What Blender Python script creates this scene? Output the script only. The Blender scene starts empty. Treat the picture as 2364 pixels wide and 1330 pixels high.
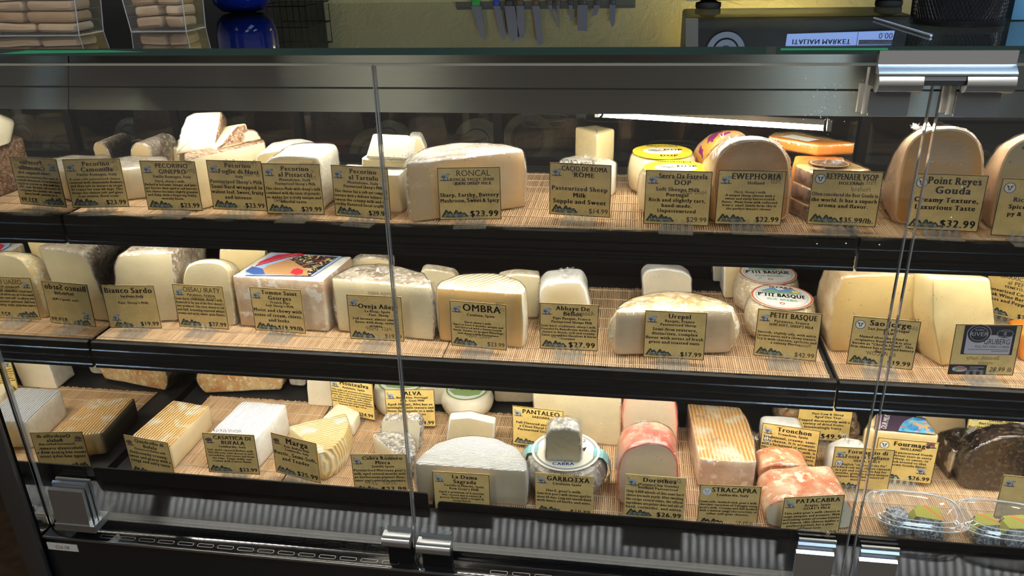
import bpy, bmesh, math, random
import numpy as np
from mathutils import Vector, Matrix, noise as mnoise

# ------------------------------------------------------------------ camera, world, lights, exposure
SC = bpy.context.scene
IW, IH, FPX = 2364, 1330, 1855.35
YAW, PITCH, ROLL = math.radians(9.022), math.radians(23.790), math.radians(-1.360)
CAMP = np.array([0.0, -0.9, 1.5])
_f = np.array([-math.sin(YAW) * math.cos(PITCH), math.cos(YAW) * math.cos(PITCH), -math.sin(PITCH)])
_r = np.array([math.cos(YAW), math.sin(YAW), 0.0])
_u = np.cross(_r, _f)
CR = math.cos(ROLL) * _r + math.sin(ROLL) * _u
CU = -math.sin(ROLL) * _r + math.cos(ROLL) * _u
CF = _f
cam_data = bpy.data.cameras.new('camera')
cam_data.sensor_fit = 'HORIZONTAL'
cam_data.sensor_width = 36.0
cam_data.lens = FPX / IW * 36.0
cam_data.clip_start = 0.05
cam = bpy.data.objects.new('camera', cam_data)
SC.collection.objects.link(cam)
cam.matrix_world = Matrix(((CR[0], CU[0], -CF[0], CAMP[0]), (CR[1], CU[1], -CF[1], CAMP[1]),
                           (CR[2], CU[2], -CF[2], CAMP[2]), (0, 0, 0, 1)))
SC.camera = cam

world = bpy.data.worlds.new('store_ambience')
SC.world = world
world.use_nodes = True
world.node_tree.nodes['Background'].inputs[0].default_value = (0.86, 0.80, 0.72, 1)
world.node_tree.nodes['Background'].inputs[1].default_value = 0.33
SC.view_settings.view_transform = 'Standard'
SC.view_settings.look = 'None'
SC.view_settings.gamma = 1.0
SC.view_settings.use_curve_mapping = False
SC.view_settings.exposure = 0.0
SC.cycles.max_bounces = 10
SC.cycles.transparent_max_bounces = 32
SC.cycles.caustics_reflective = False
SC.cycles.caustics_refractive = False
SC.cycles.sample_clamp_indirect = 6.0

LED_TOP, LED_MID, LED_LOW = 150.0, 142.0, 160.0        # strength of the case's LED tubes
LED_COL = (1.0, 0.93, 0.80)
CEIL_STRENGTH = 17.0                                   # store ceiling panels
CEIL_COL = (0.55, 0.75, 1.0)

XM = -0.896          # inner face of the mirrored end panel
ZT, ZM, ZB = 1.105, 0.886, 0.650   # mat surfaces of the three levels
GZ = 1.390           # top of the glass counter
rnd = random.Random(7)

# ------------------------------------------------------------------ pixel -> place
def ray(px, py):
    return CF + CR * (px - IW / 2) / FPX - CU * (py - IH / 2) / FPX
def hx(p, X):
    d = ray(*p); return CAMP + d * ((X - CAMP[0]) / d[0])
def hy(p, Y):
    d = ray(*p); return CAMP + d * ((Y - CAMP[1]) / d[1])
def hz(p, Z):
    d = ray(*p); return CAMP + d * ((Z - CAMP[2]) / d[2])
def refl(p, Y):      # seen mirrored in the glass counter top
    d = ray(*p); q = CAMP + d * ((GZ - CAMP[2]) / d[2])
    d = d * np.array([1, 1, -1]); return q + d * ((Y - q[1]) / d[1])
def hplane(p, o, n):
    d = ray(*p); return CAMP + d * (np.dot(o - CAMP, n) / np.dot(d, n))

# ------------------------------------------------------------------ materials
MATS = {}
class NT:
    def __init__(s, name):
        s.m = bpy.data.materials.new(name); s.m.use_nodes = True
        s.t = s.m.node_tree; s.b = s.t.nodes['Principled BSDF']; s.out = s.t.nodes['Material Output']
    def n(s, typ, **k):
        x = s.t.nodes.new(typ)
        for a, v in k.items():
            if a.startswith('i_'):
                key = a[2:]
                key = int(key) if key.isdigit() else key
                x.inputs[key].default_value = v
            else: setattr(x, a, v)
        return x
    def l(s, a, b): s.t.links.new(a, b)
    def co(s): return s.n('ShaderNodeTexCoord').outputs['Object']
    def mix(s, fac, a, b):
        x = s.n('ShaderNodeMix', data_type='RGBA')
        for sock, v in ((0, fac), (6, a), (7, b)):
            if hasattr(v, 'links') or isinstance(v, bpy.types.NodeSocket): s.l(v, x.inputs[sock])
            else: x.inputs[sock].default_value = v if sock == 0 else (*v[:3], 1)
        return x.outputs[2]
    def noise(s, scale, detail=4, vec=None, rough=.55, dist=0):
        x = s.n('ShaderNodeTexNoise'); x.inputs['Scale'].default_value = scale; x.inputs['Detail'].default_value = detail
        x.inputs['Roughness'].default_value = rough; x.inputs['Distortion'].default_value = dist
        s.l(vec if vec is not None else s.co(), x.inputs['Vector']); return x.outputs[0]
    def ramp(s, fac, p0, p1, c0=(0, 0, 0), c1=(1, 1, 1)):
        x = s.n('ShaderNodeValToRGB'); e = x.color_ramp.elements
        e[0].position, e[1].position = p0, p1; e[0].color, e[1].color = (*c0, 1), (*c1, 1)
        s.l(fac, x.inputs[0]); return x.outputs[0]
    def bump(s, h, strength=.3, dist=.002):
        x = s.n('ShaderNodeBump'); x.inputs['Strength'].default_value = strength; x.inputs['Distance'].default_value = dist
        s.l(h, x.inputs['Height']); s.l(x.outputs[0], s.b.inputs['Normal']); return x
    def set(s, **k):
        for a, v in k.items(): s.b.inputs[a.replace('_', ' ')].default_value = v

def plain(name, col, rough=.5, metal=0.0, coat=0.0, spec=.5):
    if name in MATS: return MATS[name]
    t = NT(name); t.b.inputs['Base Color'].default_value = (*col, 1); t.set(Roughness=rough, Metallic=metal)
    t.b.inputs['Coat Weight'].default_value = coat; t.b.inputs['Specular IOR Level'].default_value = spec
    MATS[name] = t.m; return t.m

def paste_mat(name, col, rim=None, holes=0.0, hole_col=None, hscale=160, rough=.42, coat=.25, var=.12):
    if name in MATS: return MATS[name]
    t = NT(name); c = (col[0] * .97, col[1] * .92, col[2] * .78)
    n1 = t.noise(22, 5)
    base = t.mix(t.ramp(n1, .3, .7), tuple(x * (1 - var) for x in c), tuple(min(1, x * (1 + var * .5)) for x in c))
    if rim is not None:
        a = t.n('ShaderNodeAttribute', attribute_name='rim')
        p = t.n('ShaderNodeMath', operation='POWER', i_1=1.25); t.l(a.outputs['Fac'], p.inputs[0])
        base = t.mix(p.outputs[0], base, rim)
    if holes:
        v = t.n('ShaderNodeTexVoronoi'); v.inputs['Scale'].default_value = hscale; t.l(t.co(), v.inputs['Vector'])
        n2 = t.noise(hscale * .22, 2)
        a = t.n('ShaderNodeMath', operation='MULTIPLY'); t.l(t.ramp(v.outputs['Distance'], .10, .22, (1, 1, 1), (0, 0, 0)), a.inputs[0])
        t.l(t.ramp(n2, .57 - holes * .18, .64 - holes * .18), a.inputs[1])
        base = t.mix(a.outputs[0], base, hole_col or tuple(x * .55 for x in c))
        t.bump(a.outputs[0], -.5, .002)
    else: t.bump(t.noise(90, 4), .12, .002)
    t.l(base, t.b.inputs['Base Color']); t.set(Roughness=rough)
    t.b.inputs['Coat Weight'].default_value = coat; t.b.inputs['Coat Roughness'].default_value = .25
    t.b.inputs['Subsurface Weight'].default_value = .12; t.b.inputs['Subsurface Radius'].default_value = (1, .6, .3)
    t.b.inputs['Subsurface Scale'].default_value = .006
    MATS[name] = t.m; return t.m

def rind_mat(name, c1, c2, scale=40, p=(.4, .6), bump=.5, rough=.6, c3=None, s3=140, coat=.15):
    if name in MATS: return MATS[name]
    t = NT(name)
    base = t.mix(t.ramp(t.noise(scale, 6, dist=.4), *p), c1, c2)
    if c3 is not None:
        base = t.mix(t.ramp(t.noise(s3, 3), .54, .62), base, c3)
    t.l(base, t.b.inputs['Base Color']); t.set(Roughness=rough)
    t.b.inputs['Coat Weight'].default_value = coat; t.b.inputs['Coat Roughness'].default_value = .2
    t.bump(t.noise(scale * 3.5, 5), bump, .003)
    MATS[name] = t.m; return t.m

def ridged_mat(name, c1, c2, along, scale=38, patch=None, bump=.8, dist=1.3):
    """rind pressed by a draining rack: ridges run along one direction"""
    if name in MATS: return MATS[name]
    t = NT(name)
    mp = t.n('ShaderNodeMapping'); d_ = hz(along[1], ZB + .05) - hz(along[0], ZB + .05); mp.inputs['Rotation'].default_value = (0, 0, math.atan2(-d_[0], -d_[1])); t.l(t.co(), mp.inputs['Vector'])
    w = t.n('ShaderNodeTexWave', wave_type='BANDS', bands_direction='X'); w.inputs['Scale'].default_value = scale
    w.inputs['Distortion'].default_value = dist; w.inputs['Detail'].default_value = 2; w.inputs['Detail Scale'].default_value = 1.5
    t.l(mp.outputs[0], w.inputs['Vector'])
    base = t.mix(t.ramp(w.outputs['Fac'], .15, .8), c1, c2)
    if patch is not None: base = t.mix(t.ramp(t.noise(28, 5, dist=.6), .50, .66), base, patch)
    t.l(base, t.b.inputs['Base Color']); t.set(Roughness=.5); t.b.inputs['Coat Weight'].default_value = .2
    t.bump(w.outputs['Fac'], bump, .003)
    MATS[name] = t.m; return t.m

def clear_mat(name, tint=(1, 1, 1), gloss=.12, rough=.06, crinkle=None, fres=True, veil=0.0, veil_col=(.9, .93, .95)):
    """thin clear sheet: lets light straight through and reflects part of it"""
    if name in MATS: return MATS[name]
    t = NT(name); t.t.nodes.remove(t.b)
    tr = t.n('ShaderNodeBsdfTransparent'); tr.inputs[0].default_value = (*tint, 1)
    gl = t.n('ShaderNodeBsdfGlossy'); gl.inputs['Roughness'].default_value = rough; gl.inputs[0].default_value = (1, 1, 1, 1)
    if crinkle:
        b = t.n('ShaderNodeBump'); b.inputs['Strength'].default_value = crinkle[1]; b.inputs['Distance'].default_value = .004
        t.l(t.noise(crinkle[0], 4, dist=1.2), b.inputs['Height']); t.l(b.outputs[0], gl.inputs['Normal'])
    mx = t.n('ShaderNodeMixShader')
    if fres:
        lw = t.n('ShaderNodeLayerWeight'); lw.inputs['Blend'].default_value = .5
        pw = t.n('ShaderNodeMath', operation='POWER', i_1=5.0); t.l(lw.outputs['Facing'], pw.inputs[0])
        ad = t.n('ShaderNodeMath', operation='MULTIPLY_ADD', i_1=.85, i_2=gloss + .02); ad.use_clamp = True
        t.l(pw.outputs[0], ad.inputs[0])
        t.l(ad.outputs[0], mx.inputs[0])
    else: mx.inputs[0].default_value = gloss
    t.l(tr.outputs[0], mx.inputs[1]); t.l(gl.outputs[0], mx.inputs[2])
    last = mx.outputs[0]
    if veil:
        df = t.n('ShaderNodeBsdfDiffuse'); df.inputs[0].default_value = (*veil_col, 1)
        m2 = t.n('ShaderNodeMixShader'); m2.inputs[0].default_value = veil
        t.l(last, m2.inputs[1]); t.l(df.outputs[0], m2.inputs[2]); last = m2.outputs[0]
    t.l(last, t.out.inputs[0])
    MATS[name] = t.m; return t.m

def emit_mat(name, col, strength):
    if name in MATS: return MATS[name]
    t = NT(name); t.b.inputs['Base Color'].default_value = (*col, 1)
    t.b.inputs['Emission Color'].default_value = (*col, 1); t.b.inputs['Emission Strength'].default_value = strength
    MATS[name] = t.m; return t.m

def paper_mat(name, col):
    t = NT(name)
    n = t.noise(45, 5); base = t.mix(t.ramp(n, .35, .7), tuple(x * .86 for x in col), tuple(min(1, x * 1.07) for x in col))
    base = t.mix(t.ramp(t.noise(120, 3, dist=2), .60, .72), base, tuple(x * .72 for x in col))
    t.l(base, t.b.inputs['Base Color']); t.set(Roughness=.55); t.b.inputs['Coat Weight'].default_value = .25
    t.b.inputs['Coat Roughness'].default_value = .12
    MATS[name] = t.m; return t.m

def steel_mat(name, col=(.55, .55, .54), rough=.32, axis=0, tan=(0, 0, 1), bump=.02):
    if name in MATS: return MATS[name]
    t = NT(name)
    mp = t.n('ShaderNodeMapping'); sc = [900, 900, 900]; sc[axis] = 6; mp.inputs['Scale'].default_value = sc
    t.l(t.co(), mp.inputs['Vector'])
    n = t.noise(1.0, 3, vec=mp.outputs[0])
    t.l(t.mix(n, tuple(x * .85 for x in col), col), t.b.inputs['Base Color'])
    t.set(Roughness=rough, Metallic=1.0); t.b.inputs['Anisotropic'].default_value = .95
    cv = t.n('ShaderNodeCombineXYZ', i_0=float(tan[0]), i_1=float(tan[1]), i_2=float(tan[2])); t.l(cv.outputs[0], t.b.inputs['Tangent'])
    if bump: t.bump(n, bump, .0005)
    MATS[name] = t.m; return t.m

INK = plain('black_printing_ink', (.012, .010, .010), .6)
GHOST = plain('pencil_handwriting', (.16, .12, .07), .8)
FRAMEINK = plain('brown_border_ink', (.035, .020, .012), .6)
EMB1 = plain('blue_grey_ink', (.36, .44, .55), .6)
EMB2 = plain('dark_slate_ink', (.06, .08, .12), .6)
EMB3 = plain('maroon_ink', (.28, .10, .09), .6)
EMBW = plain('white_ink', (.75, .75, .72), .6)
LOGO1 = plain('dark_green_ink', (.035, .05, .035), .6)
LOGO2 = plain('moss_green_ink', (.22, .24, .10), .6)
PAPER = paper_mat('parchment_card', (.68, .49, .195))
PAPERG = paper_mat('golden_card', (.80, .58, .19))
ACRYL = clear_mat('clear_acrylic', (.97, .98, .98), .08, .05, veil=.05)
BEAD = clear_mat('tub_rim_plastic', (.97, .98, .98), .16, .04, veil=.32)
FILM = clear_mat('cling_film', (.99, .99, .99), .06, .07, crinkle=(48, 1.0))
FILMC = clear_mat('crumpled_film', (.97, .97, .97), .16, .10, crinkle=(120, 1.0), veil=.08)
GLASS = clear_mat('pane_glass', (.975, .985, .98), .012, .0, fres=True)
GEDGE = plain('polished_glass_edge', (.26, .27, .265), .06, .35, 1.0, 1.0)
GTOP = plain('painted_lit_glass_edge', (.85, .80, .68), .25, 0, .5)  # LED light caught by the top edge is put into this pale colour
TUBPL = clear_mat('clear_plastic_tub', (.98, .98, .98), .10, .04, veil=.035)
STEEL = steel_mat('brushed_steel', (.36, .345, .32), .32, tan=(0, 0, 1))
STEELD = steel_mat('brushed_steel_sill', (.024, .026, .031), .17, tan=(0, 1, 0), bump=0)
ALU = plain('satin_aluminium', (.60, .63, .66), .28, 1.0)
ALUD = plain('dark_satin_metal', (.16, .175, .19), .45, .7)
BLACKP = plain('black_shelf_moulding', (.006, .007, .008), .22, 0, .3)
BLACKM = plain('black_painted_metal', (.004, .004, .0045), .5, spec=.15)
BLACKG = plain('black_gloss_bumper', (.004, .004, .005), .10, 0, .5)
SHELFM = plain('charcoal_shelf_metal', (.022, .023, .025), .5, .3)
WHITEPL = plain('white_plastic', (.75, .75, .72), .4)

# ------------------------------------------------------------------ object building
COL = SC.collection
def tag(o, label=None, cat=None, group=None, kind=None):
    if label: o['label'] = label
    if cat: o['category'] = cat
    if group: o['group'] = group
    if kind: o['kind'] = kind
    return o
def thing(name, label, cat, loc, group=None):
    o = bpy.data.objects.new(name, None); COL.objects.link(o); o.location = Vector([float(v) for v in loc])
    o.empty_display_size = .02
    return tag(o, label, cat, group)
def root_loc(o):
    p = Vector((0, 0, 0))
    while o is not None: p += o.location; o = o.parent
    return p
def mesh(name, V, F, mats, parent=None, smooth=True, mi=None, loc=None, fixn=True, rim=None, label=None):
    """V in world coordinates; stored relative to the thing it belongs to"""
    V = np.asarray(V, float)
    off = np.array(root_loc(parent)) if parent is not None else (np.array(loc) if loc is not None else np.zeros(3))
    me = bpy.data.meshes.new(name)
    me.from_pydata([tuple(v) for v in (V - off)], [], [tuple(int(i) for i in f) for f in F])
    if not isinstance(mats, (list, tuple)): mats = [mats]
    for m in mats: me.materials.append(m)
    if mi is not None: me.polygons.foreach_set('material_index', list(mi))
    if rim is not None:
        a = me.attributes.new('rim', 'FLOAT', 'POINT'); a.data.foreach_set('value', list(rim))
    if fixn:
        bm = bmesh.new(); bm.from_mesh(me); bmesh.ops.recalc_face_normals(bm, faces=bm.faces); bm.to_mesh(me); bm.free()
    if smooth:
        me.polygons.foreach_set('use_smooth', [True] * len(me.polygons))
        if smooth != 'all':
            try: me.set_sharp_from_angle(angle=math.radians(38))
            except Exception: pass
    me.update()
    o = bpy.data.objects.new(name, me); COL.objects.link(o)
    if parent is not None: o.parent = parent
    elif loc is not None: o.location = Vector([float(v) for v in loc])
    if label: o['label'] = label
    return o

class MB:
    """collects simple solids into one mesh"""
    def __init__(s): s.V = []; s.F = []; s.M = []
    def add(s, V, F, m=0):
        k = len(s.V); s.V += [tuple(v) for v in V]; s.F += [tuple(i + k for i in f) for f in F]; s.M += [m] * len(F); return s
    def box(s, a, b, m=0, bev=0.0):
        x0, y0, z0 = (min(a[i], b[i]) for i in range(3)); x1, y1, z1 = (max(a[i], b[i]) for i in range(3))
        if bev:
            bm = bmesh.new(); bmesh.ops.create_cube(bm, size=1.0)
            for v in bm.verts: v.co = Vector(((x0 + x1) / 2 + v.co.x * (x1 - x0), (y0 + y1) / 2 + v.co.y * (y1 - y0), (z0 + z1) / 2 + v.co.z * (z1 - z0)))
            bmesh.ops.bevel(bm, geom=bm.edges[:] , offset=bev, segments=2, profile=.6, affect='EDGES')
            bm.verts.index_update(); r = s.add([v.co for v in bm.verts], [[v.index for v in f.verts] for f in bm.faces], m); bm.free(); return r
        V = [(x0, y0, z0), (x1, y0, z0), (x1, y1, z0), (x0, y1, z0), (x0, y0, z1), (x1, y0, z1), (x1, y1, z1), (x0, y1, z1)]
        return s.add(V, [(0, 3, 2, 1), (4, 5, 6, 7), (0, 1, 5, 4), (1, 2, 6, 5), (2, 3, 7, 6), (3, 0, 4, 7)], m)
    def prism(s, poly, vec, m=0):
        n = len(poly); P = [np.asarray(p, float) for p in poly]; v = np.asarray(vec, float)
        return s.add([*P, *[p + v for p in P]], [tuple(range(n - 1, -1, -1)), tuple(range(n, 2 * n))] + [(i, (i + 1) % n, n + (i + 1) % n, n + i) for i in range(n)], m)
    def tube(s, pts, r, n=8, m=0, cap=True):
        pts = [np.asarray(p, float) for p in pts]; rings = []
        up = None
        for i, p in enumerate(pts):
            t = pts[min(i + 1, len(pts) - 1)] - pts[max(i - 1, 0)]; t /= np.linalg.norm(t) + 1e-12
            if up is None: up = np.array([0, 0, 1.]) if abs(t[2]) < .9 else np.array([1., 0, 0])
            a = np.cross(t, up); a /= np.linalg.norm(a) + 1e-12; b = np.cross(a, t); up = b
            rr = r[i] if hasattr(r, '__len__') else r
            rings.append([p + rr * (math.cos(2 * math.pi * k / n) * a + math.sin(2 * math.pi * k / n) * b) for k in range(n)])
        V = [v for R in rings for v in R]; F = []
        for i in range(len(rings) - 1):
            for k in range(n): F.append((i * n + k, i * n + (k + 1) % n, (i + 1) * n + (k + 1) % n, (i + 1) * n + k))
        if cap: F += [tuple(range(n - 1, -1, -1)), tuple(range((len(rings) - 1) * n, len(rings) * n))]
        return s.add(V, F, m)
    def build(s, name, mats, parent=None, smooth=True, loc=None, fixn=True, label=None):
        return mesh(name, s.V, s.F, mats, parent, smooth, s.M, loc, fixn, label=label)

def rpoly(pts, r=.004, n=4):
    """round the corners of a polygon; every new point carries the index of the edge that leaves it"""
    pts = [np.asarray(p, float) for p in pts]; N = len(pts); out = []; tg = []
    for i in range(N):
        p = pts[i]; a = pts[i - 1]; b = pts[(i + 1) % N]
        rr = r[i] if hasattr(r, '__len__') else r
        da, db = a - p, b - p; la, lb = np.linalg.norm(da), np.linalg.norm(db)
        d = min(rr, .46 * la, .46 * lb)
        if d < 1e-5: out.append(p); tg.append(i); continue
        s, e = p + da / la * d, p + db / lb * d
        for k in range(n + 1):
            t = k / n; out.append((1 - t) ** 2 * s + 2 * t * (1 - t) * p + t * t * e)
            tg.append((i - 1) % N if t < .5 else i)
    return np.array(out), tg

def resample(P, tg, maxlen):
    o, t = [], []
    for i in range(len(P)):
        a, b = P[i], P[(i + 1) % len(P)]; k = max(1, int(np.linalg.norm(b - a) / maxlen + .5))
        for j in range(k): o.append(a + (b - a) * j / k); t.append(tg[i])
    return np.array(o), t

def inset2(P, d):
    """move a 2D outline inward by d"""
    c = P.mean(0); a = np.roll(P, 1, 0); b = np.roll(P, -1, 0)
    t = b - a; n = np.stack([-t[:, 1], t[:, 0]], 1); n /= np.linalg.norm(n, axis=1, keepdims=True) + 1e-12
    area = np.sum(P[:, 0] * b[:, 1] - b[:, 0] * P[:, 1])
    if area < 0: n = -n
    q = c - P; L = np.linalg.norm(q, axis=1, keepdims=True)
    return P + n * np.minimum(d, L * .8)

def nz(p, s): return mnoise.noise(Vector((float(p[0] * s), float(p[1] * s), float(p[2] * s))))

def build_parts(root, V, F, names, spec, rim=None):
    """split one surface into the named parts; spec: part -> material"""
    obs = {}
    for part in dict.fromkeys(names):
        idx = {}; fs = []
        for f, nme in zip(F, names):
            if nme == part: fs.append([idx.setdefault(i, len(idx)) for i in f])
        vv = [V[i] for i in idx]
        obs[part] = mesh(part, vv, fs, spec[part], root, rim=[rim[i] for i in idx] if rim is not None else None)
    return obs

def film(root, V, F, skip, amp=.0016, seed=0, mat=None, tuft=None):
    """a sheet of cling film lying over the cheese"""
    V = np.asarray(V, float); N = np.zeros_like(V)
    c = V.mean(0)
    for f in F:
        p = V[list(f)]; n = np.cross(p[1] - p[0], p[2] - p[0]) if len(f) > 2 else 0
        if np.dot(n, p.mean(0) - c) < 0: n = -n
        N[list(f)] += n / (np.linalg.norm(n) + 1e-12)
    N /= np.linalg.norm(N, axis=1, keepdims=True) + 1e-9
    W = np.array([v + n * (.0012 + amp * (abs(nz(v + seed, 70)) + .5 * abs(nz(v + seed, 190)))) for v, n in zip(V, N)])
    fs = [f for f, s in zip(F, skip) if not s]
    used = {}; ff = [[used.setdefault(i, len(used)) for i in f] for f in fs]
    o = mesh('plastic_wrap', [W[i] for i in used], ff, mat or FILM, root, smooth='all', label='thin clear film with bright crinkles')
    if tuft:
        g = random.Random(int(seed * 100) + 5); top = W[np.argsort(-W[:, 2])[:max(4, len(W) // 14)]]; T = MB()
        for _ in range(3):
            c = top[g.randrange(len(top))]
            for _ in range(9):
                q = c + np.array([g.gauss(0, .006), g.gauss(0, .004), .001]); a1 = g.uniform(0, 6.28); e = np.array([math.cos(a1), math.sin(a1), 0]) * g.uniform(.003, .007)
                T.add([q - e, q + e, q + np.array([g.gauss(0, .004), g.gauss(0, .004), g.uniform(.003, .008)])], [(0, 1, 2)])
        T.build('film_tuft', FILMC, root, smooth=False, label='gathered tufts of film')
    return o

def bands(P, closed=True):
    """P: K rings of N points -> verts and quads"""
    K, N = len(P), len(P[0]); V = [p for R in P for p in R]; F = []
    for k in range(K - 1):
        for i in range(N if closed else N - 1):
            F.append((k * N + i, k * N + (i + 1) % N, (k + 1) * N + (i + 1) % N, (k + 1) * N + i))
    return V, F

def cheese_top(name, label, top, ref, shelf, paste, rind, cut=(), toppart='rind', r=.006, edge=.004, bulge=0.0, noise=.0012, ns=45,
               wrap=False, group=None, cat='cheese', h=None, ztop=None, zbot=None, dome=0.0, filmmat=None, step=.008, taper=0.0, plan=None, dx=0, dy=0):
    """cheese whose top outline is read off at its true height; ref = (foot pixel, pixel of the top edge straight above it)"""
    z0 = zbot if zbot is not None else shelf
    if ztop is None:
        if h is not None: ztop = z0 + h
        else:
            q = hz(ref[0], z0); ztop = hy(ref[1], q[1])[2]
    pts = [np.asarray(p, float) + np.array([dx, dy]) for p in plan] if plan is not None else [hz(p, ztop)[:2] + np.array([dx, dy]) for p in top]
    top = pts
    P, tg = rpoly(pts, r, 4); P, tg = resample(P, tg, step)
    H = ztop - z0; N = len(P)
    prof = [(edge * .8, 0), (0.15 * edge, edge * .5)] + [(-bulge * math.sin(math.pi * t) + taper * t, edge + (H - 2 * edge) * t) for t in np.linspace(0, 1, max(4, int(H / .012)))] + \
           [(.25 * edge + taper, H - edge * .35), (edge + taper, H)]
    rings = []
    for d, z in prof:
        Q = inset2(P, d)
        if bulge: Q[[t in cut for t in tg]] = inset2(P, max(d, 0))[[t in cut for t in tg]]
        rings.append(np.c_[Q, np.full(N, z0 + z)])
    c = P.mean(0)
    base = rings[-1][:, :2]
    for fr in (.82, .6, .36, .14):
        Q = c + (base - c) * fr; rings.append(np.c_[Q, np.full(N, ztop + dome * (1 - fr ** 2))])
    R = np.array(rings)
    rs = len(label) * .37
    for k in range(len(R)):
        for i in range(N):
            v = R[k, i]; w = nz(v + rs, ns); d = v[:2] - c; L = np.linalg.norm(d) + 1e-9
            if z0 + 1e-4 < v[2]: v[2] = max(z0, v[2] + (noise * w * .6 if k >= len(prof) - 2 else 0))
            v[:2] += d / L * noise * w * (1 if tg[i] not in cut else .35)
    V, F = bands(R); names = []
    np_ = len(prof)
    for k in range(len(R) - 1):
        for i in range(N):
            if k >= np_ - 2: names.append(toppart)
            elif tg[i] in cut and k >= 1: names.append('paste')
            else: names.append('rind' if (set(range(len(top))) - set(cut)) else 'paste')
    V = list(V) + [np.array([*c, ztop + dome])]; last = (len(R) - 1) * N
    for i in range(N): F.append((last + i, last + (i + 1) % N, len(V) - 1)); names.append(toppart)
    F.append(tuple(range(N - 1, -1, -1))); names.append('paste' if cut else names[0])
    root = thing(name, label, cat, (c[0], c[1], z0), group)
    rim = np.zeros(len(V))
    for k in range(np_):
        for i in range(N): 
            rim[k * N + i] = max(0, 1 - min(prof[k][1] + .06 * H, H - prof[k][1]) / (.3 * H)) * .8
            if tg[i] in cut:
                a_, b_ = pts[tg[i]], pts[(tg[i] + 1) % len(pts)]; L_ = np.linalg.norm(b_ - a_); s_ = min(np.linalg.norm(P[i] - a_), np.linalg.norm(P[i] - b_))
                rim[k * N + i] = max(rim[k * N + i], 1 - s_ / min(.22 * L_, .035))
    build_parts(root, V, F, names, {'paste': paste, 'rind': rind}, rim)
    if wrap: film(root, V, F, [len(f) > 4 for f in F], seed=rs, mat=filmmat, amp=.0022 if wrap == 2 else .0013, tuft=wrap == 2)
    return root, ztop

def frame_of(fl, fr, z, lean=0.0):
    a, b = hz(fl, z), hz(fr, z); ex = b - a; ex[2] = 0; ex /= np.linalg.norm(ex)
    nb = np.array([-ex[1], ex[0], 0.0])                 # points away from the viewer
    ev = np.array([0, 0, 1.0]) * math.cos(lean) + nb * math.sin(lean)
    nn = np.cross(ex, ev); nn = -nn if np.dot(nn, nb) < 0 else nn
    return a, ex, ev, nn

def cheese_face(name, label, out, fl, fr, shelf, depth, paste, rind, r=.008, mode='extrude', edge=.003, noise=.0010, ns=45, lean=0.0, back=1.0,
                wrap=False, group=None, cat='cheese', zbot=None, skew=(0, 0), filmmat=None, step=.008, sides='rind', drop=0.0, rimw=.16, nr=7, pside=()):
    """cheese whose cut face is read off on its own standing plane and which runs back from there"""
    z0 = zbot if zbot is not None else shelf
    o, ex, ev, nn = frame_of(fl, fr, z0, lean)
    pts = []
    for p in out:
        q = hplane(p, o, nn) - o; pts.append([np.dot(q, ex), max(0.0, np.dot(q, ev))])
    P, tg = rpoly(pts, r, 5); P, tg = resample(P, tg, step); N = len(P)
    c = np.array([P[:, 0].mean(), P[:, 1].mean()]); Hh = P[:, 1].max()
    def put(Q, t):
        out_ = []
        for u, v in Q:
            if mode == 'quarter':
                th = t * math.radians(86); dd = v * math.sin(th) * depth / Hh; vv = v * math.cos(th)
                out_.append(o + ex * u + ev * vv + nn * dd)
            else:
                s = 1 + (back - 1) * t
                uu = c[0] + (u - c[0]) * s; vv = v * (s if drop == 0 else (1 - drop * t * t))
                out_.append(o + ex * (uu + skew[0] * t) + ev * vv + nn * depth * t)
        return np.array(out_)
    rings = []
    for fr_ in (.30, .62, 1 - rimw): rings.append(put(c + (inset2(P, edge) - c) * fr_, 0))
    rings.append(put(inset2(P, edge), 0)); rings.append(put(inset2(P, edge * .25), edge * .35 / max(depth, .01))); rings.append(put(P, edge / max(depth, .01)))
    for t in np.linspace(0, 1, nr)[1:]: rings.append(put(P, t * (1 - edge / depth) if t == 1 else t))
    rings.append(put(inset2(P, edge), 1.0))
    R = np.array(rings); rs = len(label) * .53
    for k in range(4, len(R)):
        for i in range(N):
            v = R[k, i]
            if v[2] > z0 + .002:
                w = nz(v + rs, ns) * noise; d = ex * (P[i, 0] - c[0]) + ev * (P[i, 1] - c[1]); v += d / (np.linalg.norm(d) + 1e-9) * w
    R[:, :, 2] = np.maximum(R[:, :, 2], z0)
    V, F = bands(R); names = []
    for k in range(len(R) - 1):
        for i in range(N): names.append('paste' if k < 3 or tg[i] in pside else sides)
    V = list(V) + [R[0].mean(0), R[-1].mean(0)]; rim = np.zeros(len(V)); rim[3 * N:] = 1; rim[2 * N:3 * N] = .62; rim[N:2 * N] = .12
    rim[-2] = 0
    for i in range(N): F.append((i, (i + 1) % N, len(V) - 2)); names.append('paste')
    last = (len(R) - 1) * N
    for i in range(N): F.append((last + i, last + (i + 1) % N, len(V) - 1)); names.append('paste' if sides == 'paste' else sides)
    base = o + ex * c[0] + nn * depth * .4
    root = thing(name, label, cat, (base[0], base[1], z0), group)
    build_parts(root, V, F, names, {'paste': paste, 'rind': rind}, rim)
    if wrap: film(root, V, F, [False] * len(F), seed=rs, mat=filmmat, amp=.0024 if wrap == 2 else .0014, tuft=wrap == 2)
    return root, (o, ex, ev, nn)

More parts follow.
